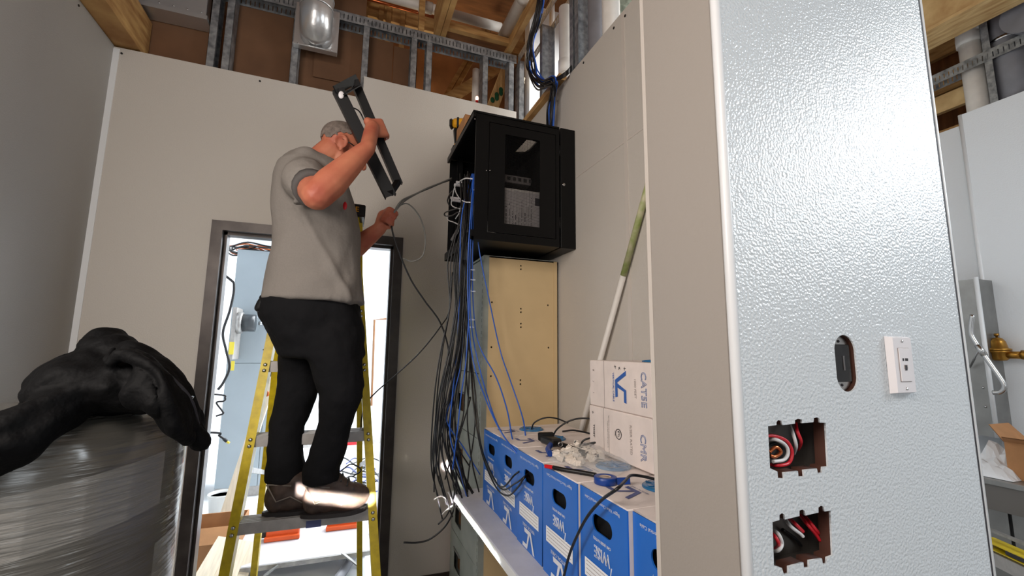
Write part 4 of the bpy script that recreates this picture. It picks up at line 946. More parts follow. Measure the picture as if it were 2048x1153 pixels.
# shirt ----------------------------------------------------------------------
def loft(b, rings, n=28):
    R_ = []
    for c, rx, ry in rings:
        R_.append([b.bm.verts.new((c.x+rx*math.copysign(abs(math.cos(6.28318*k/n))**0.85, math.cos(6.28318*k/n)), c.y+ry*math.copysign(abs(math.sin(6.28318*k/n))**0.85, math.sin(6.28318*k/n)), c.z)) for k in range(n)])
    for a, q in zip(R_, R_[1:]):
        for k in range(n): b.bm.faces.new((a[k], a[(k+1) % n], q[(k+1) % n], q[k]))
    b.bm.faces.new(R_[0]); b.bm.faces.new(R_[-1][::-1])
sb = B(); pxm = 418.0
st_ = [(608, 629, 84), (585, 630, 81), (550, 632, 76), (510, 634, 73), (470, 634, 71), (430, 632, 70), (395, 629, 67), (365, 624, 62), (342, 622, 54), (328, 626, 42)]
rings = [(at(cx, y, Y=1.99), hw/pxm, ry) for (y, cx, hw), ry in zip(st_, (0.190, 0.186, 0.180, 0.176, 0.176, 0.182, 0.19, 0.19, 0.165, 0.12))]
loft(sb, rings)
sb.limb([S1+V3(0.01, 0.02, -0.005), S1.lerp(E1, 0.25), S1.lerp(E1, 0.42)], [0.092, 0.086, 0.080])
sb.limb([S2+V3(0, -0.03, 0), S2.lerp(E2, 0.45)], [0.085, 0.078])
sb.limb([NB+V3(-0.02, -0.1, -0.02), NB+V3(-0.02, 0.1, -0.02)], [0.06, 0.06]); sb.limb([NB+V3(-0.05, -0.03, -0.03), S1+V3(0.015, 0.05, 0.0)], [0.085, 0.094]); sb.limb([NB+V3(-0.04, 0.03, -0.03), S2+V3(0, -0.04, 0)], [0.085, 0.09])
sb.limb([NB+V3(-0.04, 0, 0.0), NB+V3(0.02, 0, 0.0)], [0.078, 0.076])
def wr(p):
    d = 0.010*noise.noise(p*Vector((8, 8, 6)))
    t = p.x*0.80-p.z*0.60; d += 0.007*math.sin(t*48+4*noise.noise(p*6))*max(0, min(1, (2.05-p.z)*3))*(0.5+0.5*noise.noise(p*4+V3(3, 0, 0)))
    s = abs((p.x+0.20)*0.86-(2.0-p.z)*0.51); d += 0.013*math.exp(-(s/0.015)**2)*(1 if 1.62 < p.z < 2.0 else 0)
    return d
shirt = pp('shirt', remesh(sb, 'shirt', 0.009, 5, wr), 'shirt', label='heather grey short sleeved T-shirt')
se = S1.lerp(E1, 0.88); sd = (E1-S1).normalized()
pp('sleeve_shade_band', B().tube([S1.lerp(E1, 0.55), S1.lerp(E1, 0.74), S1.lerp(E1, 0.75)], 0.06, 18, rad=[0.066, 0.066, 0.056]), 'sleeve_shade', shirt, label='dark band painted as the shade under the sleeve edge')  # dark ring paints the shading under the sleeve
em = at(690, 412, Y=1.795); pp('chest_emblem', B().ell(em, (0.008, 0.004, 0.017), sub=2), 'red_plastic', shirt, label='small red chest emblem')
# trousers -------------------------------------------------------------------
tb = B()
loft(tb, [(at(622, 596, Y=1.99), 0.185, 0.165), (at(624, 635, Y=1.99), 0.195, 0.175), (at(640, 680, Y=1.99), 0.175, 0.165), (at(646, 715, Y=1.99), 0.165, 0.14)])
an1, an2 = at(643, 940, Y=1.98), at(571, 940, Y=2.09)
tb.limb([at(662, 672, Y=1.92), at(676, 735, Y=1.91), at(684, 785, Y=1.90), at(670, 845, Y=1.93), at(659, 895, Y=1.96)], [0.112, 0.098, 0.082, 0.066, 0.068]); tb.tube([at(659, 895, Y=1.96), an1, an1-V3(0, 0, 0.05)], 0, 16, rad=[0.068, 0.071, 0.070])
tb.limb([at(610, 672, Y=2.09), at(603, 735, Y=2.11), at(596, 785, Y=2.11), at(575, 845, Y=2.11), at(572, 895, Y=2.10)], [0.102, 0.090, 0.084, 0.068, 0.068]); tb.tube([at(572, 895, Y=2.10), an2, an2-V3(0, 0, 0.045)], 0, 16, rad=[0.068, 0.074, 0.073])
def wt(p): return 0.008*noise.noise(p*Vector((10, 10, 14)))+0.003*noise.noise(p*30)
trs = pp('trousers', remesh(tb, 'trousers', 0.010, 5, wt), 'trousers', label='loose black work trousers')
bp = at(531, 604, Y=1.93)
pp('belt_pouch', remesh(B().limb([bp+V3(0.05, 0.03, 0.0), bp+V3(-0.005, 0, -0.005), bp+V3(-0.02, 0, -0.025)], [0.035, 0.026, 0.018]), 'p', 0.006, 4), 'black_plastic', trs, label='black pouch at the back of the belt')
# shoes ----------------------------------------------------------------------
mat('shoe_trim', (128, 118, 108), 0.6)
def shoe(x0, x1, y, ax):
    L = x1-x0; z = ZST; b = B()
    b.ell((x0+0.050, y, z+0.065), (0.050, 0.042, 0.066)); b.ell((x0+0.10, y, z+0.065), (0.09, 0.043, 0.062)); b.ell((x1-0.075, y, z+0.052), (0.075, 0.050, 0.052)); b.ell((x0+0.16, y, z+0.062), (0.10, 0.046, 0.060))
    b.limb([(x0+0.058, y, z+0.09), (ax, y, z+0.165)], [0.046, 0.050]); b.limb([(ax+0.02, y, z+0.135), (x0+0.66*L, y, z+0.085)], [0.050, 0.038])
    me = remesh(b, 'shoe', 0.006, 4)
    o = pp('shoe', me, 'shoe', label=None)
    s = B(); pts = []
    for k in range(24):
        a = 6.28318*k/24; cx = math.cos(a); wid = 0.043+0.008*(cx if cx > 0 else 0); pts.append((x0+L/2+cx*L*0.505, y+math.sin(a)*wid))
    n = 24
    s.add([(p[0], p[1], z-0.001+0.010*max(0, (p[0]-x0)/L-0.75)*2) for p in pts]+[(p[0], p[1], z+0.014+0.012*max(0, (p[0]-x0)/L-0.75)*3) for p in pts], [tuple(range(n))[::-1], tuple(range(n, 2*n))]+[(k, (k+1) % n, n+(k+1) % n, n+k) for k in range(n)])
    pp('sole', s, 'sole', o)
    lc = B()
    for k in range(4):
        xx = ax+0.05+k*0.024; zz = z+0.160-k*0.018; lc.tube([(xx, y-0.036, zz-0.012), (xx+0.006, y, zz+0.012), (xx+0.012, y+0.036, zz-0.012)], 0.003, 5)
    lc.tube(spline([(ax+0.07, y, z+0.16), (ax+0.11, y-0.015, z+0.19), (ax+0.15, y-0.02, z+0.165), (ax+0.12, y-0.008, z+0.14)], 4), 0.0028, 5)
    pp('laces', lc, 'black_cable', o)
    br = B()
    br.tube([(x0+0.012, y-0.040, z+0.125), (x0+0.05, y-0.047, z+0.060), (x0+0.10, y-0.048, z+0.075), (x0+0.15, y-0.049, z+0.045)], 0.003, 5); br.tube([(x0+0.012, y-0.040, z+0.125), (x0+0.10, y-0.046, z+0.115)], 0.003, 5)
    pp('trim', br, 'shoe_trim', o)
    return o
xn0, xn1 = at(600, 1036, Y=1.985).x, at(733, 1020, Y=1.985).x
shoe(xn0, xn1, 2.005, an1.x); shoe(at(521, 1045, Y=2.05).x, at(521, 1045, Y=2.05).x+0.30, 2.075, an2.x)
# the frame in his hands
rf_ = T('rail_pair', A0.lerp(B1, 0.5), 'black open frame of two rails held up in the man’s hand', 'frame')
def ch(p, q, w_, d_): 
    p, q = Vector(p), Vector(q); b = B().bar(p, q, w_, 0.003, up=(0, 1, 0)); x = (q-p).normalized().cross(Vector((0, 1, 0))).normalized()
    b.bar(p+x*(w_/2-0.0015)+V3(0, d_/2, 0), q+x*(w_/2-0.0015)+V3(0, d_/2, 0), 0.003, d_, up=(0, 1, 0)); b.bar(p-x*(w_/2-0.0015)+V3(0, d_/2, 0), q-x*(w_/2-0.0015)+V3(0, d_/2, 0), 0.003, d_, up=(0, 1, 0)); return b
mat('rail_black', (13, 13, 15), 0.42, spec=0.35)
rf_.part('rail', ch(A0, A1, 0.046, 0.028), 'rail_black'); rf_.part('rail', ch(B0, B1, 0.034, 0.028), 'rail_black')
rf_.part('top_bracket', B().bar(A0.lerp(A1, 0.06), B0.lerp(B1, 0.06), 0.05, 0.004), 'rail_black')
rf_.part('end_bracket', B().bar(A0, B0, 0.006, 0.034, ext=0.02), 'rail_black')
rf_.part('bottom_bracket', B().bar(A1.lerp(A0, 0.02), B1.lerp(B0, 0.02), 0.022, 0.02), 'rail_black')
rf_.part('rail_glint', B().ell(A0.lerp(A1, 0.06)+V3(0, -0.004, 0), (0.011, 0.004, 0.017)), 'white_plastic', label='white glint painted near the upper end')  # white spot painted as a highlight on the rail
# cables he is handling
cable('grey_cable', [c2+V3(-0.01, 0, -0.03), c2, at(792, 420, Y=2.05), at(812, 400, Y=2.1), at(850, 379, Y=2.2), at(880, 367, Y=2.3), at(903, 357, Y=2.36)], 0.0050, 'gray_cable', 'thick grey cable from the man’s lower hand to the rack opening', 'cable', n=8)
cable('grey_cable', [c2+V3(0.006, 0, 0.004), at(800, 405, Y=2.05), at(822, 392, Y=2.12), at(856, 378, Y=2.22), at(884, 366, Y=2.32), at(903, 360, Y=2.38)], 0.0040, 'gray_cable', 'thin grey cable running along the thick one to the rack', 'cable', n=8)
cable('grey_cable', [at(792, 415, Y=2.06), at(815, 408, Y=2.1), at(838, 432, Y=2.12), at(850, 470, Y=2.12), at(846, 510, Y=2.12), at(825, 523, Y=2.12), at(806, 517, Y=2.12)], 0.0034, 'gray_cable', 'grey cable hanging in a loop right of the man’s lower hand', 'cable', n=8)
cable('data_cable', [c2, at(786, 468, Y=2.07), at(800, 510, Y=2.08), at(823, 562, Y=2.1), at(850, 603, Y=2.11), at(880, 645, Y=2.12), at(897, 700, Y=2.13), at(905, 790, Y=2.13), at(915, 880, Y=2.13), at(935, 985, Y=2.12)], 0.0040, 'black_cable', 'black cable from the man’s lower hand down into the bundle', 'cable', n=8)
cable('thin_lead', [A0.lerp(A1, 0.12)+V3(0.03, 0.03, 0), at(722, 228, Y=1.90), at(742, 280, Y=1.90), at(755, 335, Y=1.90), at(775, 375, Y=1.9), at(790, 388, Y=1.88)], 0.0028, 'black_cable', 'thin dark lead slack between the rails of the held frame', 'cable')
# ================================================================== electrical room behind the door
YE = 5.2
def ax(px, py, Y=YE): return at(px, py, Y=Y)
x0, x1, xs = ax(436, 900).x, ax(575, 700).x, ax(546, 600).x
zt_, zm, zb_ = ax(480, 499).z, ax(480, 727).z, ax(470, 976).z
ec = T('electrical_cabinet', ((x0+x1)/2, YE+0.3, 0), 'big blue-grey electrical cabinet standing behind the doorway', 'cabinet')
ec.part('body', B().box((x0, YE+0.01, zb_), (x1, YE+0.6, zt_)), 'blue_gray')
ec.part('plinth', B().box((x0, YE+0.02, 0.0), (x1, YE+0.58, zb_-0.004)), 'alu_matte')
for a, b, c, d in ((x0, xs-0.003, zm+0.003, zt_), (xs+0.003, x1, zm+0.003, zt_), (x0, xs-0.003, zb_, zm-0.003), (xs+0.003, x1, zb_, zm-0.003)):
    p_ = ec.part('door_panel', bev(B().box((a, YE, c), (b, YE+0.01, d)), 0.002), 'blue_gray')
for px, py in ((538, 535), (552, 535), (527, 700), (541, 535), (512, 940)): p = ax(px, py); ec.part('screw', B().ell((p.x, YE-0.001, p.z), (0.008, 0.004, 0.008), sub=1), 'ink_dark')
# meter
mb0, mb1 = ax(463, 720, 5.0), ax(478, 616, 5.0)
mt = T('electric_meter', (mb0.x, 5.05, mb0.z), 'round glass electric meter on a pale box fixed to the blue-grey cabinet', 'meter')
mt.part('box', bev(B().box((mb0.x-0.02, 4.95, mb0.z), (mb1.x, YE-0.002, mb1.z)), 0.006), 'alu_matte')
mc = ax(478, 646, 5.0); MX = Matrix.Translation(mc)
mt.part('ring', B().lathe([(0.0, -0.01), (0.105, -0.01), (0.105, 0.03), (0.09, 0.035), (0.0, 0.035)], axis='X', n=24, M=MX), 'alu')
mt.part('dial', B().lathe([(0.0, 0.035), (0.084, 0.035), (0.084, 0.14), (0.0, 0.135)], axis='X', n=20, M=MX), 'meter_dark')
mt.part('glass_cover', B().lathe([(0.09, 0.035), (0.09, 0.15), (0.075, 0.17), (0.0, 0.172)], axis='X', n=24, M=MX), 'glass_clear')
mt.part('seal', B().cyl(mc+Vector((0.17, 0, 0)), mc+Vector((0.20, 0, 0)), 0.018, 10), 'steel')
mt.part('yellow_label', B().box((mb1.x-0.04, 4.945, mb0.z+0.05), (mb1.x+0.001, 4.9495, mb0.z+0.17)), 'label_yellow', label='yellow warning label')
mt.part('tag', B().box((mb1.x-0.01, 4.94, mb0.z-0.10), (mb1.x+0.02, 4.943, mb0.z-0.01)), 'label_yellow', label='hanging yellow tag')
# coil of wire on the cabinet
ccx = ax(515, 494); 
for i in range(9):
    rr = 0.20+0.018*i; zz = zt_+0.012+0.010*(i % 4)
    cable('wire_coil', [(ccx.x+0.02*math.sin(i)+rr*1.0*math.cos(a*0.5236+i), YE+0.28+rr*0.9*math.sin(a*0.5236+i), zz+0.02*math.sin(a+i)+0.02*(a % 2)) for a in range(12)], 0.009, 'black_cable' if i % 3 else 'copper', ('black' if i % 3 else 'orange')+' loop of the loose wire coil on top of the electrical cabinet', 'wire', 'wire coil on the cabinet', k=3)
# leads hanging by the left jamb
cable('power_lead', [(-1.345, 4.6, 2.3), at(456, 556, Y=4.6), at(468, 575, Y=4.6), at(460, 620, Y=4.6), at(446, 665, Y=4.6), at(452, 700, Y=4.6), at(459, 735, Y=4.6), at(447, 765, Y=4.6), at(436, 780, Y=4.6)], 0.011, 'black_cable', 'black lead hanging down inside the left door jamb', 'cable', n=8)
cable('power_lead', [(-1.345, 4.2, 1.10), at(436, 790, Y=4.2), at(450, 797, Y=4.2), at(447, 803, Y=4.2), at(433, 806, Y=4.2), at(444, 822, Y=4.2), at(446, 828, Y=4.2), at(432, 833, Y=4.2)], 0.007, 'black_cable', 'black lead in a tight zigzag lower inside the left door jamb', 'cable', n=8)
hp = at(447, 878, Y=4.0)
cable('video_lead', [(-1.345, 4.0, 0.85), at(428, 866, Y=4.0), at(438, 872, Y=4.0), hp], 0.008, 'black_cable', 'short black lead with a gold tipped plug at the left door jamb', 'cable', n=8)
pg_ = T('plug', hp, 'black plug with a bright tip on the short lead at the left jamb', 'plug')
pg_.part('shell', bev(B().bar(hp, at(454, 884, Y=4.0), 0.028, 0.018), 0.003), 'black_plastic'); pg_.part('tip', B().bar(at(454, 884, Y=4.0), at(459, 887, Y=4.0), 0.02, 0.012), 'label_yellow')
# pale rail leaning
r0 = at(440, 1068, Z=0.0); r1 = at(566, 688, Y=4.7); 
wlr = T('leaning_rail', r0, 'pale ladder rail leaning behind the yellow stepladder on the left', 'rail')
wlr.part('rail', channel(r0, r1, 0.085, 0.055, 1, UPY), 'pale_wood'); 
for f in (0.08, 0.70): wlr.part('rung_end', B().ell(r0.lerp(r1, f)+Vector((0, -0.03, 0)), (0.03, 0.006, 0.03)), 'copper')
lq = r0.lerp(r1, 0.80); wlr.part('label', B().bar(lq+Vector((0, -0.031, 0)), r0.lerp(r1, 0.88)+Vector((0, -0.031, 0)), 0.06, 0.003, up=UPY), 'ink_dark')
for f in (0.62, 0.5, 0.93): q = r0.lerp(r1, f); wlr.part('sticker', B().cbox((q.x, q.y-0.030, q.z), (0.045, 0.003, 0.04)), 'label_yellow')
# bucket, carton, boards
bq = at(441, 1036, Z=0)
bk = T('bucket', bq, 'small pale grey bucket on the floor behind the left jamb', 'bucket')
bk.part('body', B().lathe([(0.0, 0), (0.085, 0), (0.105, 0.19), (0.112, 0.195), (0.108, 0.20), (0.098, 0.19), (0.08, 0.02), (0, 0.02)], base=bq), 'bucket'); bk.part('rim', B().lathe([(0.108, 0.18), (0.116, 0.185), (0.116, 0.20), (0.108, 0.205), (0.108, 0.18)], base=bq), 'bucket')
oc = at(448, 1090, Y=3.75)
ct_ = T('open_carton', (oc.x-0.05, 3.7, 0), 'open brown carton on the floor at the lower left of the doorway', 'box')
for a, b in (((-0.25, 0, 0), (0.11, 0.008, 0.27)), ((-0.25, 0.30, 0), (0.11, 0.308, 0.27)), ((0.102, 0.008, 0), (0.11, 0.30, 0.27)), ((-0.25, 0.008, 0), (-0.242, 0.30, 0.27))):
    v = Vector((oc.x, 3.62, 0)); ct_.part('side', B().box(v+Vector(a), v+Vector(b)), 'cardboard')
ct_.part('flap', B().bar(Vector((oc.x-0.07, 3.62, 0.27)), Vector((oc.x-0.07, 3.52, 0.20)), 0.36, 0.006, up=(0, 1, 0)), 'cardboard')
for i in range(4):
    a, b = at(402+i*22, 1165+i*6, Y=3.16+0.01*i), at(452+i*17, 1078+i*3, Y=3.50)
    thing('pale_board', bev(B().bar(a, b, 0.095, 0.022, up=(0.25, -0.3, 1)), 0.002), 'pale_wood', ('leftmost', 'second', 'third', 'rightmost')[i]+' of the pale wooden boards slanted at the bottom left of the doorway', 'board', 'pale boards in the doorway', a)
# low work platform and orange bars
n0, n1 = at(470, 1147, Y=3.3), at(735, 1096, Y=3.3); zp = 0.5*(at(516, 1137, Y=3.3).z+at(713, 1100, Y=3.3).z)
wpf = T('work_platform', (0, 3.6, 0), 'low white work platform lying on the floor behind the stepladder', 'platform')
wpf.part('board', bev(B().box((-0.62, 3.3, zp-0.025), (0.245, 4.1, zp)), 0.003), 'bench_top')
for a, b in ((at(524, 1157, Y=3.24), at(556, 1131, Y=3.29)), (at(716, 1132, Y=3.24), at(684, 1107, Y=3.29))): wpf.part('brace', B().bar(a, b, 0.02, 0.008), 'steel_dull')
wpf.part('edge_rail', B().box((-0.62, 3.292, zp-0.03), (0.245, 3.2995, zp-0.002)), 'alu')
for x in (-0.55, 0.18):
    for y in (3.36, 4.05): wpf.part('leg', B().cyl((x, y, 0.0), (x, y, zp-0.026), 0.016, 10), 'steel_dull')
ob = ((at(530, 1084, Z=zp), at(598, 1075, Z=zp)), (at(653, 1062, Z=zp), at(716, 1054, Z=zp)))
for k, (a, b) in enumerate(ob):
    z0 = zp+0.001; t = T('saw_horse_bar', (a.x, a.y, z0), ('left', 'right')[k]+' of the two orange bars lying on the white platform', 'bar', 'orange bars on the platform')
    t.part('bar', bev(B().box((a.x, a.y, z0), (b.x, a.y+0.07, z0+0.085)), 0.008), 'orange'); t.part('lip', bev(B().box((a.x-0.005, a.y-0.03, z0), (b.x+0.005, a.y-0.001, z0+0.03)), 0.004), 'orange')
    t.part('end_grip', B().box((a.x-0.03 if k == 0 else b.x, a.y+0.005, z0+0.02), (a.x if k == 0 else b.x+0.03, a.y+0.06, z0+0.10)), 'black_plastic')
cable('hose', [at(720, 1090, Z=0.03), at(705, 1112, Z=0.03), at(690, 1138, Z=0.03), at(672, 1165, Z=0.03)], 0.03, 'pvc_gray', 'thick grey hose on the floor right of the platform', 'hose', n=10)
cable('floor_cable', [at(742, 1020, Z=0.02), at(755, 1035, Z=0.02), at(748, 1055, Z=0.02), at(735, 1080, Z=0.02), at(728, 1110, Z=0.02)], 0.012, 'black_cable', 'black cable on the floor just right of the ladder rail', 'cable')
for i in range(7):
    cx_, cy_ = 690+i*7, 925+(i % 3)*18
    cable('floor_cable', [at(cx_-22+random.uniform(-8, 8), cy_+random.uniform(-6, 14), Z=0.012), at(cx_, cy_-8, Z=0.012), at(cx_+24, cy_+random.uniform(-6, 10), Z=0.012), at(cx_+40, cy_+14, Z=0.012), at(cx_+20, cy_+24, Z=0.012), at(cx_-6, cy_+18, Z=0.012)], 0.008, 'ink_navy' if i % 2 else 'black_cable', 'cable of the tangle on the far floor behind the man’s shoes', 'cable', 'floor cable tangle')
rd = at(698, 892, Z=0)
t = T('red_case', rd, 'small red tool case on the far floor behind the right rail', 'case'); t.part('body', bev(B().box((rd.x-0.14, rd.y, 0), (rd.x+0.14, rd.y+0.2, 0.13)), 0.01), 'red_plastic'); t.part('handle', B().tube([(rd.x-0.05, rd.y+0.1, 0.13), (rd.x-0.04, rd.y+0.1, 0.16), (rd.x+0.04, rd.y+0.1, 0.16), (rd.x+0.05, rd.y+0.1, 0.13)], 0.01, 6), 'black_plastic')
# pipe on the far wall, baseboard of that room
p0, p1, p2 = at(743, 812, Y=7.36), at(749, 640, Y=7.36), at(774, 638, Y=7.36)
thing('wall_pipe', B().tube([p0, p1, p2], 0.016, 8, smooth=False), 'cardboard_dark', 'thin brown pipe with a bend on the far bright wall', 'pipe', loc=p0)
struct('baseboard_far', B().box((-1.35, 7.385, 0), (2.1, 7.4, 0.12)), 'alu_matte')
# ================================================================== overhead pipes and ducts
def pipe(name, pts, r, m, label, cat='pipe', collar=None, n=18):
    t = T(name, pts[0], label, cat); t.part('pipe', B().tube(pts, r, n), m)
    for c, d in collar or (): t.part('collar', B().cyl(Vector(c)-Vector(d), Vector(c)+Vector(d), r*1.18, n), m)
    return t
a, b = at(790, 8, Y=3.06), at(1010, 48, Y=3.06); zq = (a.z+b.z)/2
pipe('white_pipe', [(a.x-0.4, 3.06, zq), (1.02, 3.06, zq)], 0.036, 'pvc', 'white plastic pipe running level above the stud wall', collar=[((0.42, 3.06, zq), (0.05, 0, 0))])
pipe('white_pipe', [(1.0, 1.5, 3.83), (1.0, 2.93, 3.83)], 0.048, 'pvc', 'white plastic pipe running towards the camera with an open lower end', collar=[((1.0, 2.5, 3.83), (0, 0.03, 0))])
q = at(1035, 55, Y=2.9); t = T('pipe_hanger', q, 'small white pipe hanger screwed to the joist beside the white pipe', 'hanger'); t.part('strap', B().cbox(q, (0.03, 0.05, 0.06)), 'white_plastic'); t.part('screw', B().ell(q-Vector((0, 0.027, 0)), (0.006, 0.003, 0.006), sub=1), 'steel')
a, b = at(738, -2, Y=3.3), at(852, 30, Y=3.3); pipe('copper_pipe', [(a.x-0.3, 3.3, a.z), (b.x+0.1, 3.3, b.z)], 0.012, 'copper', 'thin copper pipe crossing above the stud wall', n=10)
dx_, dyy = -0.288, 2.80
dz0 = at(632, 78, Y=dyy).z
du = T('round_duct', (dx_, dyy, dz0), 'shiny galvanised round duct with a square boot above the wall panel', 'duct')
zb0 = at(630, 97, Y=YB-0.01).z
dp = [(dx_, dyy, zb0+1.35), (dx_, dyy, zb0+0.9), (dx_, dyy, zb0+0.5), (dx_, dyy, zb0+0.22), (dx_, dyy+0.006, zb0+0.17), (dx_, dyy+0.024, zb0+0.125), (dx_, dyy+0.055, zb0+0.095), (dx_, YB-0.004, zb0+0.09)]
du.part('duct', B().tube(dp, 0.096, 28), 'galv_bright')
for z in (0.20, 0.27, 0.42, 0.60): du.part('seam_ring', B().lathe([(0.096, z), (0.1005, z+0.004), (0.1005, z+0.010), (0.096, z+0.014), (0.096, z)], base=(dx_, dyy, zb0), n=28), 'galv_bright')
du.part('boot', bev(B().box((dx_-0.13, YB-0.004, zb0), (dx_+0.13, YB+0.012, zb0+0.30)), 0.002), 'galv_bright')
du.part('flange', bev(B().box((dx_-0.13, YB-0.035, zb0-0.012), (dx_+0.13, YB+0.012, zb0-0.001)), 0.002), 'galv_bright')
for k in (-0.1, 0, 0.1): du.part('screw', B().ell((dx_+k, YB-0.036, zb0-0.006), (0.005, 0.003, 0.004), sub=1), 'steel')
bx0, bx1, bz = at(262, 8, Y=2.9).x, at(417, 30, Y=2.9).x, at(400, 30, Y=2.86).z
bt_ = T('duct_boot', ((bx0+bx1)/2, 2.85, bz), 'flat galvanised duct boot between the studs at the upper left', 'duct')
bt_.part('body', bev(B().box((bx0, YB+0.02, bz+0.02), (bx1-0.02, YB+0.10, bz+0.5)), 0.004), 'galv_bright'); bt_.part('flange', B().box((bx0-0.02, YB-0.02, bz-0.005), (bx1, YB+0.105, bz+0.02)), 'galv_bright')
for k in range(5): bt_.part('screw', B().ell((bx0+0.05+k*0.07, YB+0.019, bz+0.06), (0.005, 0.003, 0.005), sub=1), 'steel')
XW = 1.165
def vp(px, py, r, m, label, name='white_pipe', X=XW, z0=2.0, z1=4.2):
    p = at(px, py, X=X); t = T(name, (X, p.y, z0), label, 'pipe'); t.part('pipe', B().cyl((X, p.y, z0), (X, p.y, z1), r, 20), m)
    t.part('coupling', B().cyl((X, p.y, z1-0.45), (X, p.y, z1-0.36), r*1.12, 20), m); return t
p = at(1131, 16, X=XW); vp(1131, 100, 0.040, 'pvc', 'white vent pipe rising behind the right wall panel, the farther one', z1=p.z)
vp(1222, 30, 0.045, 'pvc', 'white vent pipe rising behind the right wall panel, the nearer one')
vp(1194, 50, 0.048, 'pvc_gray', 'grey pipe standing between the two white pipes of the right wall', 'grey_pipe')
vp(1104, 110, 0.020, 'pvc', 'narrow white pipe left of the farther white vent pipe', X=1.30, z0=0.0, z1=4.69)
t = T('insulated_duct', (1.75, 1.0, 3.95), 'mottled grey-green insulated duct beyond the partition top', 'duct'); mat('insulation', (150, 158, 142), 0.9, var=0.4, vscale=30, dark=(96, 104, 90), bump=0.5, bscale=30)
t.part('jacket', B().cyl((1.75, 0.9, 3.95), (1.75, 2.9, 3.95), 0.16, 22), 'insulation'); t.part('band', B().cyl((1.75, 2.0, 3.95), (1.75, 2.03, 3.95), 0.163, 22), 'galv')
p = at(1042, 165, Y=2.97); t = T('insulation_scrap', p, 'scrap of yellow insulation stuffed beside the corner stud', 'insulation'); t.part('batt', remesh(B().ell(p, (0.03, 0.03, 0.05)).ell(p+Vector((0.015, 0, 0.03)), (0.02, 0.02, 0.03)), 'b', 0.008, 1, lambda v: 0.006*noise.noise(v*60)), 'pale_wood')
p = at(954, 197, Y=3.3); t = T('pilot_lamp', p, 'small glowing pinkish lamp in the roof space above the wall', 'lamp'); t.part('bulb', B().ell(p, (0.014, 0.014, 0.022)), 'glow_lamp'); t.part('holder', B().cyl(p-Vector((0, 0, 0.05)), p-Vector((0, 0, 0.02)), 0.012, 10), 'red_plastic')
pipe('white_pipe', [at(950, 215, Y=3.42), at(952, 140, Y=3.42)], 0.03, 'pvc', 'short white pipe piece seen between studs in the roof space')
# ================================================================== openings in the end wall
def gang_box(cx, cz, w_, hgt, name_label, wires):
    t = T('outlet_box', (cx, YP+0.05, cz-hgt/2), name_label, 'box')
    y0, y1 = YP+0.025, YP+0.062; x0, x1, z0, z1 = cx-w_/2, cx+w_/2, cz-hgt/2, cz+hgt/2
    t.part('back', B().box((x0, y1, z0), (x1, y1+0.002, z1)), 'metal_box')
    for a, b in (((x0, y0, z0), (x0+0.002, y1, z1)), ((x1-0.002, y0, z0), (x1, y1, z1)), ((x0, y0, z0), (x1, y1, z0+0.002)), ((x0, y0, z1-0.002), (x1, y1, z1))): t.part('side', B().box(a, b), 'metal_box')
    for k, (m, lab, pts) in enumerate(wires): cable('wire', [at(px, py, Y=Yw) for px, py, Yw in pts], 0.0030, m, lab, 'wire', n=8)
ya, yb = YP+0.022, YP+0.052
c1, c2_ = at(1595, 893, Y=YP), at(1606, 1080, Y=YP)
gang_box(c1.x+0.004, c1.z, 0.185, 0.11, 'upper metal outlet box sunk in the textured end wall, full of wires', [
 ('red_cable', 'red wire looping in the upper outlet box, outermost', [(1520, 876, ya), (1545, 872, ya), (1572, 882, ya), (1584, 904, ya), (1578, 926, ya), (1556, 932, ya), (1530, 928, yb)]),
 ('white_cable', 'white wire looping inside the red one in the upper outlet box', [(1525, 884, yb), (1548, 879, ya), (1570, 890, ya), (1576, 906, ya), (1568, 920, ya), (1546, 924, ya)]),
 ('red_cable', 'red wire bending down at the middle of the upper outlet box', [(1590, 840, yb), (1594, 862, ya), (1602, 884, ya), (1596, 900, yb)]),
 ('white_cable', 'white wire bending down at the middle of the upper outlet box', [(1578, 845, yb), (1586, 868, ya), (1592, 892, ya), (1588, 908, yb)]),
 ('black_cable', 'black wire coiled at the left of the upper outlet box', [(1530, 895, yb), (1550, 888, yb), (1566, 900, yb), (1558, 915, yb), (1535, 914, yb)]),
 ('copper', 'bare copper wire in the coil of the upper outlet box', [(1538, 905, ya), (1552, 895, ya), (1562, 905, ya), (1550, 914, ya), (1540, 912, ya)])])
gang_box(c2_.x+0.004, c2_.z, 0.185, 0.11, 'lower metal outlet box sunk in the textured end wall, with wires', [
 ('white_cable', 'white wire curling at the left of the lower outlet box', [(1540, 1058, yb), (1556, 1068, ya), (1564, 1088, ya), (1556, 1102, ya), (1540, 1104, yb)]),
 ('red_cable', 'red wire curling at the left of the lower outlet box', [(1535, 1060, yb), (1550, 1074, ya), (1557, 1090, ya), (1548, 1100, yb)]),
 ('white_cable', 'white wire slanting through the lower outlet box', [(1566, 1030, yb), (1580, 1052, ya), (1600, 1068, ya), (1606, 1074, ya)]),
 ('red_cable', 'red wire slanting through the lower outlet box, left one', [(1575, 1035, yb), (1590, 1048, ya), (1606, 1064, ya)]),
 ('red_cable', 'red wire slanting through the lower outlet box, right one', [(1598, 1030, yb), (1615, 1050, ya), (1632, 1070, ya), (1640, 1082, ya)]),
 ('red_cable', 'red wire beside the right red wire of the lower outlet box', [(1606, 1030, yb), (1622, 1048, ya), (1636, 1066, ya), (1641, 1076, yb)]),
 ('black_cable', 'black wire slanting at the back of the lower outlet box', [(1565, 1060, yb), (1590, 1078, yb), (1602, 1092, yb)])])
mx, mz = (sx0+sx1)/2, cz
lb_m = T('slot_bracket', (mx, YP+0.011, mz), 'chrome ended dark bracket inside the oval slot of the end wall', 'bracket')
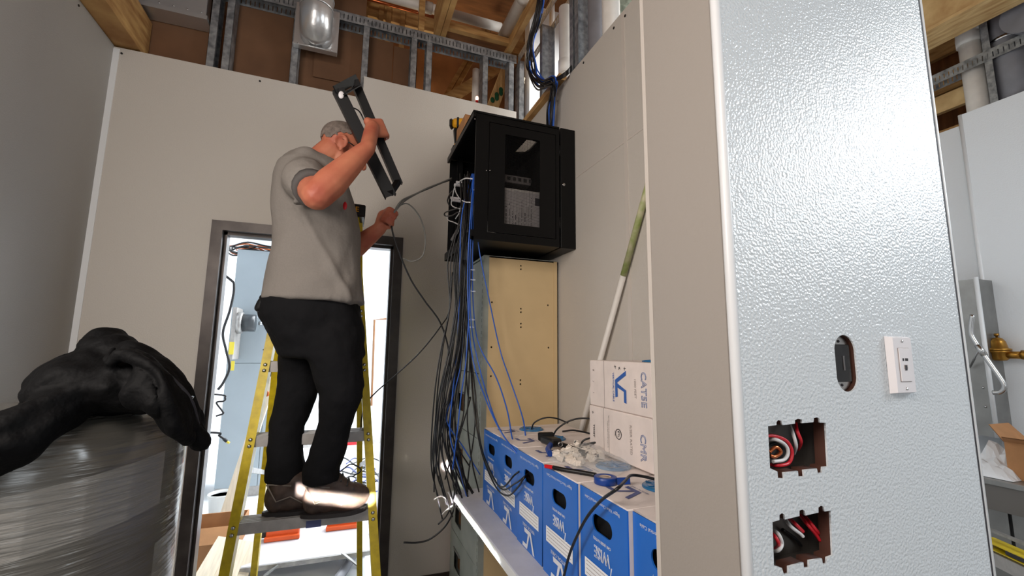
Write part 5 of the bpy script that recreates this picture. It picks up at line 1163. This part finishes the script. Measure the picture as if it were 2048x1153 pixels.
lb_m.part('strap', sheet(stadium(mx-0.0015, mz, sx1-sx0-0.004, hh-0.003), [], 0.002, Matrix.Translation((0, YP+0.011, 0)) @ FACE_NY), 'steel')
lb_m.part('insert', bev(B().box((sx0+0.0015, YP+0.007, mz-0.036), (sx1-0.006, YP+0.0098, mz+0.036)), 0.0008), 'dark_screen'); lb_m.part('latch', B().box((mx+0.002, YP+0.006, mz-0.014), (mx+0.006, YP+0.0069, mz+0.014)), 'gray_device')
for z in (0.042, -0.042): lb_m.part('screw', B().ell((mx-0.002, YP+0.0095, mz+z), (0.003, 0.002, 0.003), sub=1), 'ink_dark')
pc_ = at(1802, 730, Y=YP-0.006)
pl_ = T('wall_plate', (pc_.x, YP, pc_.z-0.057), 'white phone socket plate screwed on the textured end wall', 'wall plate')
px0, px1, pz0, pz1 = pc_.x-0.035, pc_.x+0.035, pc_.z-0.0575, pc_.z+0.0575
b = B(); y0 = YP-0.0005; e = 0.006; yd_ = YP-0.012
b.add([(px0, y0, pz0), (px1, y0, pz0), (px1, y0, pz1), (px0, y0, pz1), (px0+e, yd_, pz0+e*0.5), (px1-e, yd_, pz0+e*0.5), (px1-e, yd_, pz1-e*0.5), (px0+e, yd_, pz1-e*0.5)], [(4, 5, 6, 7), (0, 1, 5, 4), (1, 2, 6, 5), (2, 3, 7, 6), (3, 0, 4, 7), (0, 3, 2, 1)])
pl_.part('plate', b, 'white_plastic')
pl_.part('insert_seam', sheet(rect(pc_.x-0.0172, pc_.z-0.034, pc_.x+0.0172, pc_.z+0.034), [rect(pc_.x-0.0164, pc_.z-0.0332, pc_.x+0.0164, pc_.z+0.0332)], 0.0008, Matrix.Translation((0, yd_-0.0003, 0)) @ FACE_NY), 'ink_gray')
pl_.part('insert', bev(B().box((pc_.x-0.0162, yd_-0.002, pc_.z-0.033), (pc_.x+0.0162, yd_+0.002, pc_.z+0.033)), 0.0008), 'white_plastic')
pl_.part('phone_jack', B().box((pc_.x-0.005, yd_-0.0026, pc_.z-0.008), (pc_.x+0.005, yd_-0.0019, pc_.z+0.0)), 'ink_gray').__setitem__('label', 'grey phone jack'); pl_.part('jack_slot', B().box((pc_.x-0.003, yd_-0.0030, pc_.z-0.011), (pc_.x+0.003, yd_-0.0024, pc_.z-0.001)), 'ink_dark')
for k in (-0.006, 0.002, 0.007): pl_.part('port', B().cbox((pc_.x+k, yd_-0.0022, pc_.z+0.0105), (0.0035, 0.001, 0.005)), 'ink_dark')
for z in (0.0475, -0.0475): pl_.part('screw', B().lathe([(0, 0), (0.0032, 0), (0.0026, 0.0012), (0, 0.0014)], M=Matrix.Translation((pc_.x, yd_, pc_.z+z)) @ Matrix.Rotation(R(90), 4, 'X'), n=10), 'steel')
# ================================================================== side room on the far right
def rpipe(px, py, r, m, label, z0, z1, X=X3+0.115, name='white_pipe'):
    p = at(px, py, X=X); t = T(name, (X, p.y, z0), label, 'pipe'); t.part('pipe', B().cyl((X, p.y, z0), (X, p.y, z1), r, 20), m); return t, p
t, p = rpipe(1946, 120, 0.065, 'pvc', 'white pipe rising above the far right wall', 2.6, 3.68); t.part('elbow', B().tube(spline([(X3+0.115, p.y, 3.62), (X3+0.115, p.y-0.01, 3.72), (X3+0.15, p.y-0.10, 3.76), (X3+0.25, p.y-0.2, 3.76)], 4), 0.075, 18), 'pvc')
t, p = rpipe(2018, 90, 0.085, 'pvc_gray', 'thick dark grey pipe rising above the far right wall', 2.6, 4.4, name='grey_pipe'); t.part('clamp', B().cyl((X3+0.115, p.y, 3.52), (X3+0.115, p.y, 3.54), 0.09, 20), 'steel')
p = at(2052, 25, X=X3-0.05); t = T('round_fitting', p, 'round grey fitting at the upper right corner', 'fitting'); t.part('drum', B().cyl(p, p+Vector((0.12, 0, 0)), 0.11, 22), 'pvc_gray'); t.part('rim', B().cyl(p-Vector((0.01, 0, 0)), p+Vector((0.012, 0, 0)), 0.118, 22), 'pvc_gray')
# brass regulator
XV = X3-0.08; vc_ = at(1997, 700, X=XV); s_ = 1/330.0
vv = T('pressure_regulator', vc_, 'brass water pressure regulator on the far right wall', 'valve')
vv.part('bonnet', B().lathe([(0.0, 0.085), (0.006, 0.085), (0.006, 0.075), (0.022, 0.072), (0.036, 0.05), (0.044, 0.01), (0.058, 0.006), (0.058, -0.006), (0.0, -0.006)], base=vc_, n=20), 'brass')
vv.part('body', B().lathe([(0.0, -0.006), (0.056, -0.007), (0.056, -0.016), (0.044, -0.022), (0.042, -0.055), (0.030, -0.066), (0.0, -0.068)], base=vc_, n=20), 'brass')
vv.part('outlet', B().cyl(vc_+Vector((0, -0.03, -0.032)), vc_+Vector((0, -0.10, -0.032)), 0.022, 14).cyl(vc_+Vector((0, -0.10, -0.032)), vc_+Vector((0, -0.13, -0.032)), 0.030, 6), 'brass')
vv.part('union', B().cyl(vc_+Vector((0, -0.131, -0.032)), vc_+Vector((0, -0.26, -0.030)), 0.018, 12), 'brass'); vv.part('wall_stub', B().cyl(vc_+Vector((0, 0, -0.03)), vc_+Vector((0.085, 0, -0.03)), 0.016, 12), 'brass'); vv.part('stem', B().cyl(vc_+Vector((0, 0, 0.085)), vc_+Vector((0, 0, 0.10)), 0.012, 6), 'brass')
# metal upright with the bent handle
XU = 3.70
u0, u1, u2, u3 = at(1915, 562, X=XU), at(1956, 572, X=XU), at(1990, 842, X=XU), at(1940, 850, X=XU)
up_ = T('metal_upright', (XU, u2.y, u2.z), 'tall grey sheet metal upright beside the end wall, with two screws', 'panel')
up_.part('panel', B().box((XU, u2.y, u2.z-0.1), (X3-0.001, u0.y+0.2, u0.z)), 'steel_dull'); up_.part('edge', B().cyl((XU, u2.y, u2.z-0.1), (XU, u2.y, u0.z+0.01), 0.012, 10), 'trim_white')
for px, py in ((1966, 776), (1971, 814)): q = at(px, py, X=XU-0.001); up_.part('screw', B().ell(q, (0.003, 0.008, 0.008), sub=1), 'steel')
XH = 3.5
hpts = [at(px, py, X=XH) for px, py in ((1945, 630), (1942, 662), (1948, 680), (1972, 716), (2004, 762), (2009, 776), (2001, 785), (1986, 786))]
hn = T('bent_handle', hpts[0], 'bent stainless tube handle in front of the grey metal upright', 'handle'); hn.part('tube', B().tube(spline(hpts, 6), 0.0125, 12), 'steel'); hn.part('sleeve', B().cyl(hpts[2].lerp(hpts[3], 0.3), hpts[2].lerp(hpts[3], 0.9), 0.016, 12), 'steel'); hn.part('stay', B().cyl(hpts[2].lerp(hpts[3], 0.5), at(1940, 735, X=XU-0.02), 0.006, 8), 'steel')
# steel table with things on it
XT = 3.25; e0, e1 = at(1968, 956, X=XT), at(2048, 974, X=XT); zt2 = (e0.z+e1.z)/2
tb_ = T('steel_table', (XT+0.3, 1.0, 0), 'stainless work table along the far right wall', 'table')
tb_.part('top', bev(B().box((XT, 0.2, zt2-0.03), (X3-0.14, 2.0, zt2)), 0.004), 'steel_dull'); tb_.part('apron', B().box((XT+0.02, 0.22, zt2-0.16), (XT+0.03, 1.95, zt2-0.031)), 'metal_box')
for y in (1.9, 0.3):
    for x in (XT+0.06, X3-0.2): tb_.part('leg', B().cyl((x, y, 0), (x, y, zt2-0.031), 0.02, 10), 'steel_dull')
lc_ = T('grey_locker', (XT+0.35, 1.2, 0), 'grey panelled cabinet under the stainless table', 'cabinet')
yg = at(2022, 1050, X=XT+0.2).y
lc_.part('body', B().box((XT+0.21, 0.4, 0.02), (X3-0.15, 1.85, zt2-0.17)), 'black_inside'); lc_.part('door', B().box((XT+0.2, yg+0.008, 0.02), (XT+0.209, 1.85, zt2-0.17)), 'steel_dull'); lc_.part('door', B().box((XT+0.2, 0.4, 0.02), (XT+0.209, yg-0.008, zt2-0.17)), 'steel_dull')
o0 = at(2018, 958, X=XT+0.12)
ob_ = T('open_box', (o0.x, o0.y-0.1, zt2), 'open brown cardboard box on the stainless table', 'box')
hx = 0.19
for a, b in (((0, -0.30, 0), (0.006, 0, hx)), ((0.24, -0.30, 0), (0.246, 0, hx)), ((0.006, -0.006, 0), (0.24, 0, hx)), ((0.006, -0.30, 0), (0.24, -0.294, hx))):
    v = Vector((o0.x, o0.y, zt2+0.001)); ob_.part('side', B().box(v+Vector(a), v+Vector(b)), 'cardboard')
v = Vector((o0.x, o0.y, zt2+hx)); ob_.part('flap', B().add([v+Vector(q) for q in ((0, 0, 0), (0.24, 0, 0), (0.22, 0.06, 0.08), (0.02, 0.06, 0.08))], [(0, 1, 2, 3)]).add([v+Vector(q) for q in ((0, 0.003, 0), (0.24, 0.003, 0), (0.22, 0.063, 0.08), (0.02, 0.063, 0.08))], [(3, 2, 1, 0)]), 'cardboard'); ob_.part('flap', B().add([v+Vector(q) for q in ((0, 0, 0), (-0.07, -0.02, 0.03), (-0.07, -0.28, 0.03), (0, -0.30, 0))], [(0, 1, 2, 3)]).add([v+Vector(q) for q in ((0, 0, 0.003), (-0.07, -0.02, 0.033), (-0.07, -0.28, 0.033), (0, -0.30, 0.003))], [(3, 2, 1, 0)]), 'cardboard')
for i, (px, py, w_, d_, hh_) in enumerate(((1990, 925, 0.20, 0.22, 0.10), (2003, 880, 0.22, 0.2, 0.20))):
    q = at(px, 945, X=XT+0.14+0.16*i); b = B(); n = 8; g = []
    for a in range(n+1):
        row = []
        for c in range(n+1):
            u, v_ = a/n-0.5, c/n-0.5; zz = zt2+0.002+hh_*max(0, 1-(abs(u)*2)**2)*max(0, 1-(abs(v_)*2)**2)*(0.75+0.5*noise.noise(Vector((u*5, v_*5, i*7))))
            row.append(b.bm.verts.new((q.x+u*w_, q.y+v_*d_, zz)))
        g.append(row)
    for a in range(n):
        for c in range(n): b.bm.faces.new((g[a][c], g[a+1][c], g[a+1][c+1], g[a][c+1]))
    thing('crumpled_paper', b, 'paper_white', ('flat sheet of white wrapping on the table beside the open box', 'raised crumpled white wrapping behind the open box')[i], 'paper', loc=(q.x, q.y, zt2))
y0_, y1_ = at(1968, 1080, X=3.0), at(2075, 1128, X=2.8)
yr = T('yellow_rail', y0_, 'yellow ladder rail with a black label at the lower right edge', 'ladder')
yr.part('rail', channel(y0_, y1_, 0.08, 0.03, 1, (0, 0, 1)), 'yellow_frp'); yr.part('upper_edge', B().bar(y0_+Vector((0.03, 0, 0.05)), y1_+Vector((0.03, 0, 0.05)), 0.02, 0.012), 'alu'); yr.part('lower_edge', B().bar(y0_+Vector((-0.02, 0, -0.06)), y1_+Vector((-0.02, 0, -0.06)), 0.02, 0.06), 'alu_matte')
yr.part('label', B().bar(y0_.lerp(y1_, 0.55)+Vector((-0.045, 0, 0.005)), y0_.lerp(y1_, 0.9)+Vector((-0.045, 0, 0.005)), 0.004, 0.02), 'ink_dark')
for k in (0.0, 1.0): yr.part('post', B().cyl(y0_.lerp(y1_, k)-Vector((0, 0, 0.09)), (y0_.lerp(y1_, k).x, y0_.lerp(y1_, k).y, 0), 0.02, 10), 'alu')
# ================================================================== wrapped tank and the jacket
TX, TY, TR_ = -0.633, 1.30, 0.285
tk = T('wrapped_tank', (TX, TY, 0), 'tall round tank swathed in clear stretch wrap at the lower left', 'tank')
prof = [(0.0, 0.0), (TR_-0.01, 0.0), (TR_, 0.03)]+[(TR_+0.001*math.sin(k*1.7), 0.05+k*0.057) for k in range(20)]+[(TR_, 1.22), (TR_-0.006, 1.265), (TR_-0.025, 1.30), (TR_-0.06, 1.318), (TR_-0.14, 1.325), (0.0, 1.328)]
tk.part('wrapped_body', B().lathe(prof, base=(TX, TY, 0), n=56), 'wrap')
wf = B()
for k in range(7):
    pts = [(TX+(TR_+0.004)*math.cos(a*0.2618+k), TY+(TR_+0.004)*math.sin(a*0.2618+k), 0.12+k*0.135+0.008*a) for a in range(25)]
    for a, b in zip(pts, pts[1:]): wf.add([a, b, (b[0], b[1], b[2]+0.11), (a[0], a[1], a[2]+0.11)], [(0, 1, 2, 3)], smooth=True)
wrap2 = mat('wrap_film', (205, 202, 196), 0.15, spec=0.8, alpha=0.22, bump=0.6, bscale=8, bdist=0.02, stretch=(0.6, 0.6, 12))
tk.part('film_wrap', wf, 'wrap_film', stuff=True)
jb = B()
def jp(px, py, Y=1.20): return at(px, py, Y=Y)
jb.ell(jp(210, 692, 1.24), (0.052, 0.06, 0.036)); jb.ell(jp(240, 706, 1.22), (0.045, 0.06, 0.032))
jb.ell(jp(200, 772, 1.20), (0.112, 0.12, 0.072)); jb.ell(jp(265, 768, 1.18), (0.082, 0.11, 0.064)); jb.ell(jp(135, 802, 1.18), (0.065, 0.10, 0.046)); jb.ell(jp(215, 730, 1.22), (0.07, 0.09, 0.04))
jb.limb([jp(258, 718, 1.18), jp(310, 748, 1.16), jp(346, 790, 1.15), jp(368, 838, 1.14), jp(382, 872, 1.14)], [0.040, 0.046, 0.044, 0.036, 0.020])
jb.limb([jp(300, 760, 1.08), jp(335, 800, 1.07), jp(352, 850, 1.07)], [0.036, 0.036, 0.026]); jb.limb([jp(280, 790, 1.06), jp(310, 806, 1.05)], [0.034, 0.028])
jb.limb([jp(388, 850, 1.14), jp(400, 884, 1.14)], [0.020, 0.010]); jb.ell(jp(402, 838, 1.16), (0.012, 0.02, 0.024))
jb.limb([jp(168, 714, 1.22), jp(140, 722, 1.21), jp(112, 732, 1.20)], [0.024, 0.019, 0.011])
jb.limb([jp(140, 806, 1.12), jp(85, 842, 1.08), jp(32, 872, 1.05), jp(-50, 908, 1.02)], [0.046, 0.048, 0.050, 0.05])
jb.limb([jp(120, 785, 1.16), jp(88, 792, 1.14)], [0.028, 0.018])
jb.limb([jp(262, 700, 1.12), jp(300, 716, 1.10), jp(345, 752, 1.08), jp(378, 796, 1.09), jp(396, 850, 1.10), jp(400, 884, 1.12)], [0.010]*6, 8)
jb.limb([jp(258, 712, 1.09), jp(300, 722, 1.05), jp(322, 740, 1.04), jp(334, 768, 1.03), jp(346, 806, 1.03), jp(353, 856, 1.04), jp(372, 876, 1.08)], [0.012]*7, 8)
jb.limb([jp(226, 700, 1.12), jp(214, 720, 1.10), jp(222, 728, 1.09), jp(236, 710, 1.09)], [0.010]*4, 8)
def jd(p):
    t = (p.x*0.55+p.z*0.83); a = 0.010*noise.noise(p*Vector((7, 7, 11)))+0.006*noise.noise(p*22)
    f = max(0, min(1, (p.x+0.46)*8))
    c = p.x*0.80+p.z*0.60+0.03*noise.noise(p*6)
    return 0.8*a+f*0.008*math.sin(c*95)+(1-f)*0.004*math.sin((p.x*0.4-p.z*0.9)*70+6*noise.noise(p*9))
jk = thing('jacket', remesh(jb, 'jacket', 0.0055, 4, jd), 'jacket', 'black fleece jacket thrown over the wrapped tank', 'jacket', loc=jp(205, 800, 1.22))
zp_ = jp(392, 802, 1.17); q = link('zip_pull', B().bar(zp_+Vector((0, -0.05, 0)), zp_+Vector((0.006, -0.05, 0.014)), 0.008, 0.004), 'steel', jk); q.data.transform(Matrix.Translation(-jk.location))
sm = B().tube(spline([jp(258, 708, 1.16), jp(300, 722, 1.12), jp(345, 760, 1.10), jp(380, 800, 1.11), jp(395, 850, 1.12)], 6), 0.005, 6); q = link('zip_band', sm, 'ink_dark', jk); q.data.transform(Matrix.Translation(-jk.location))
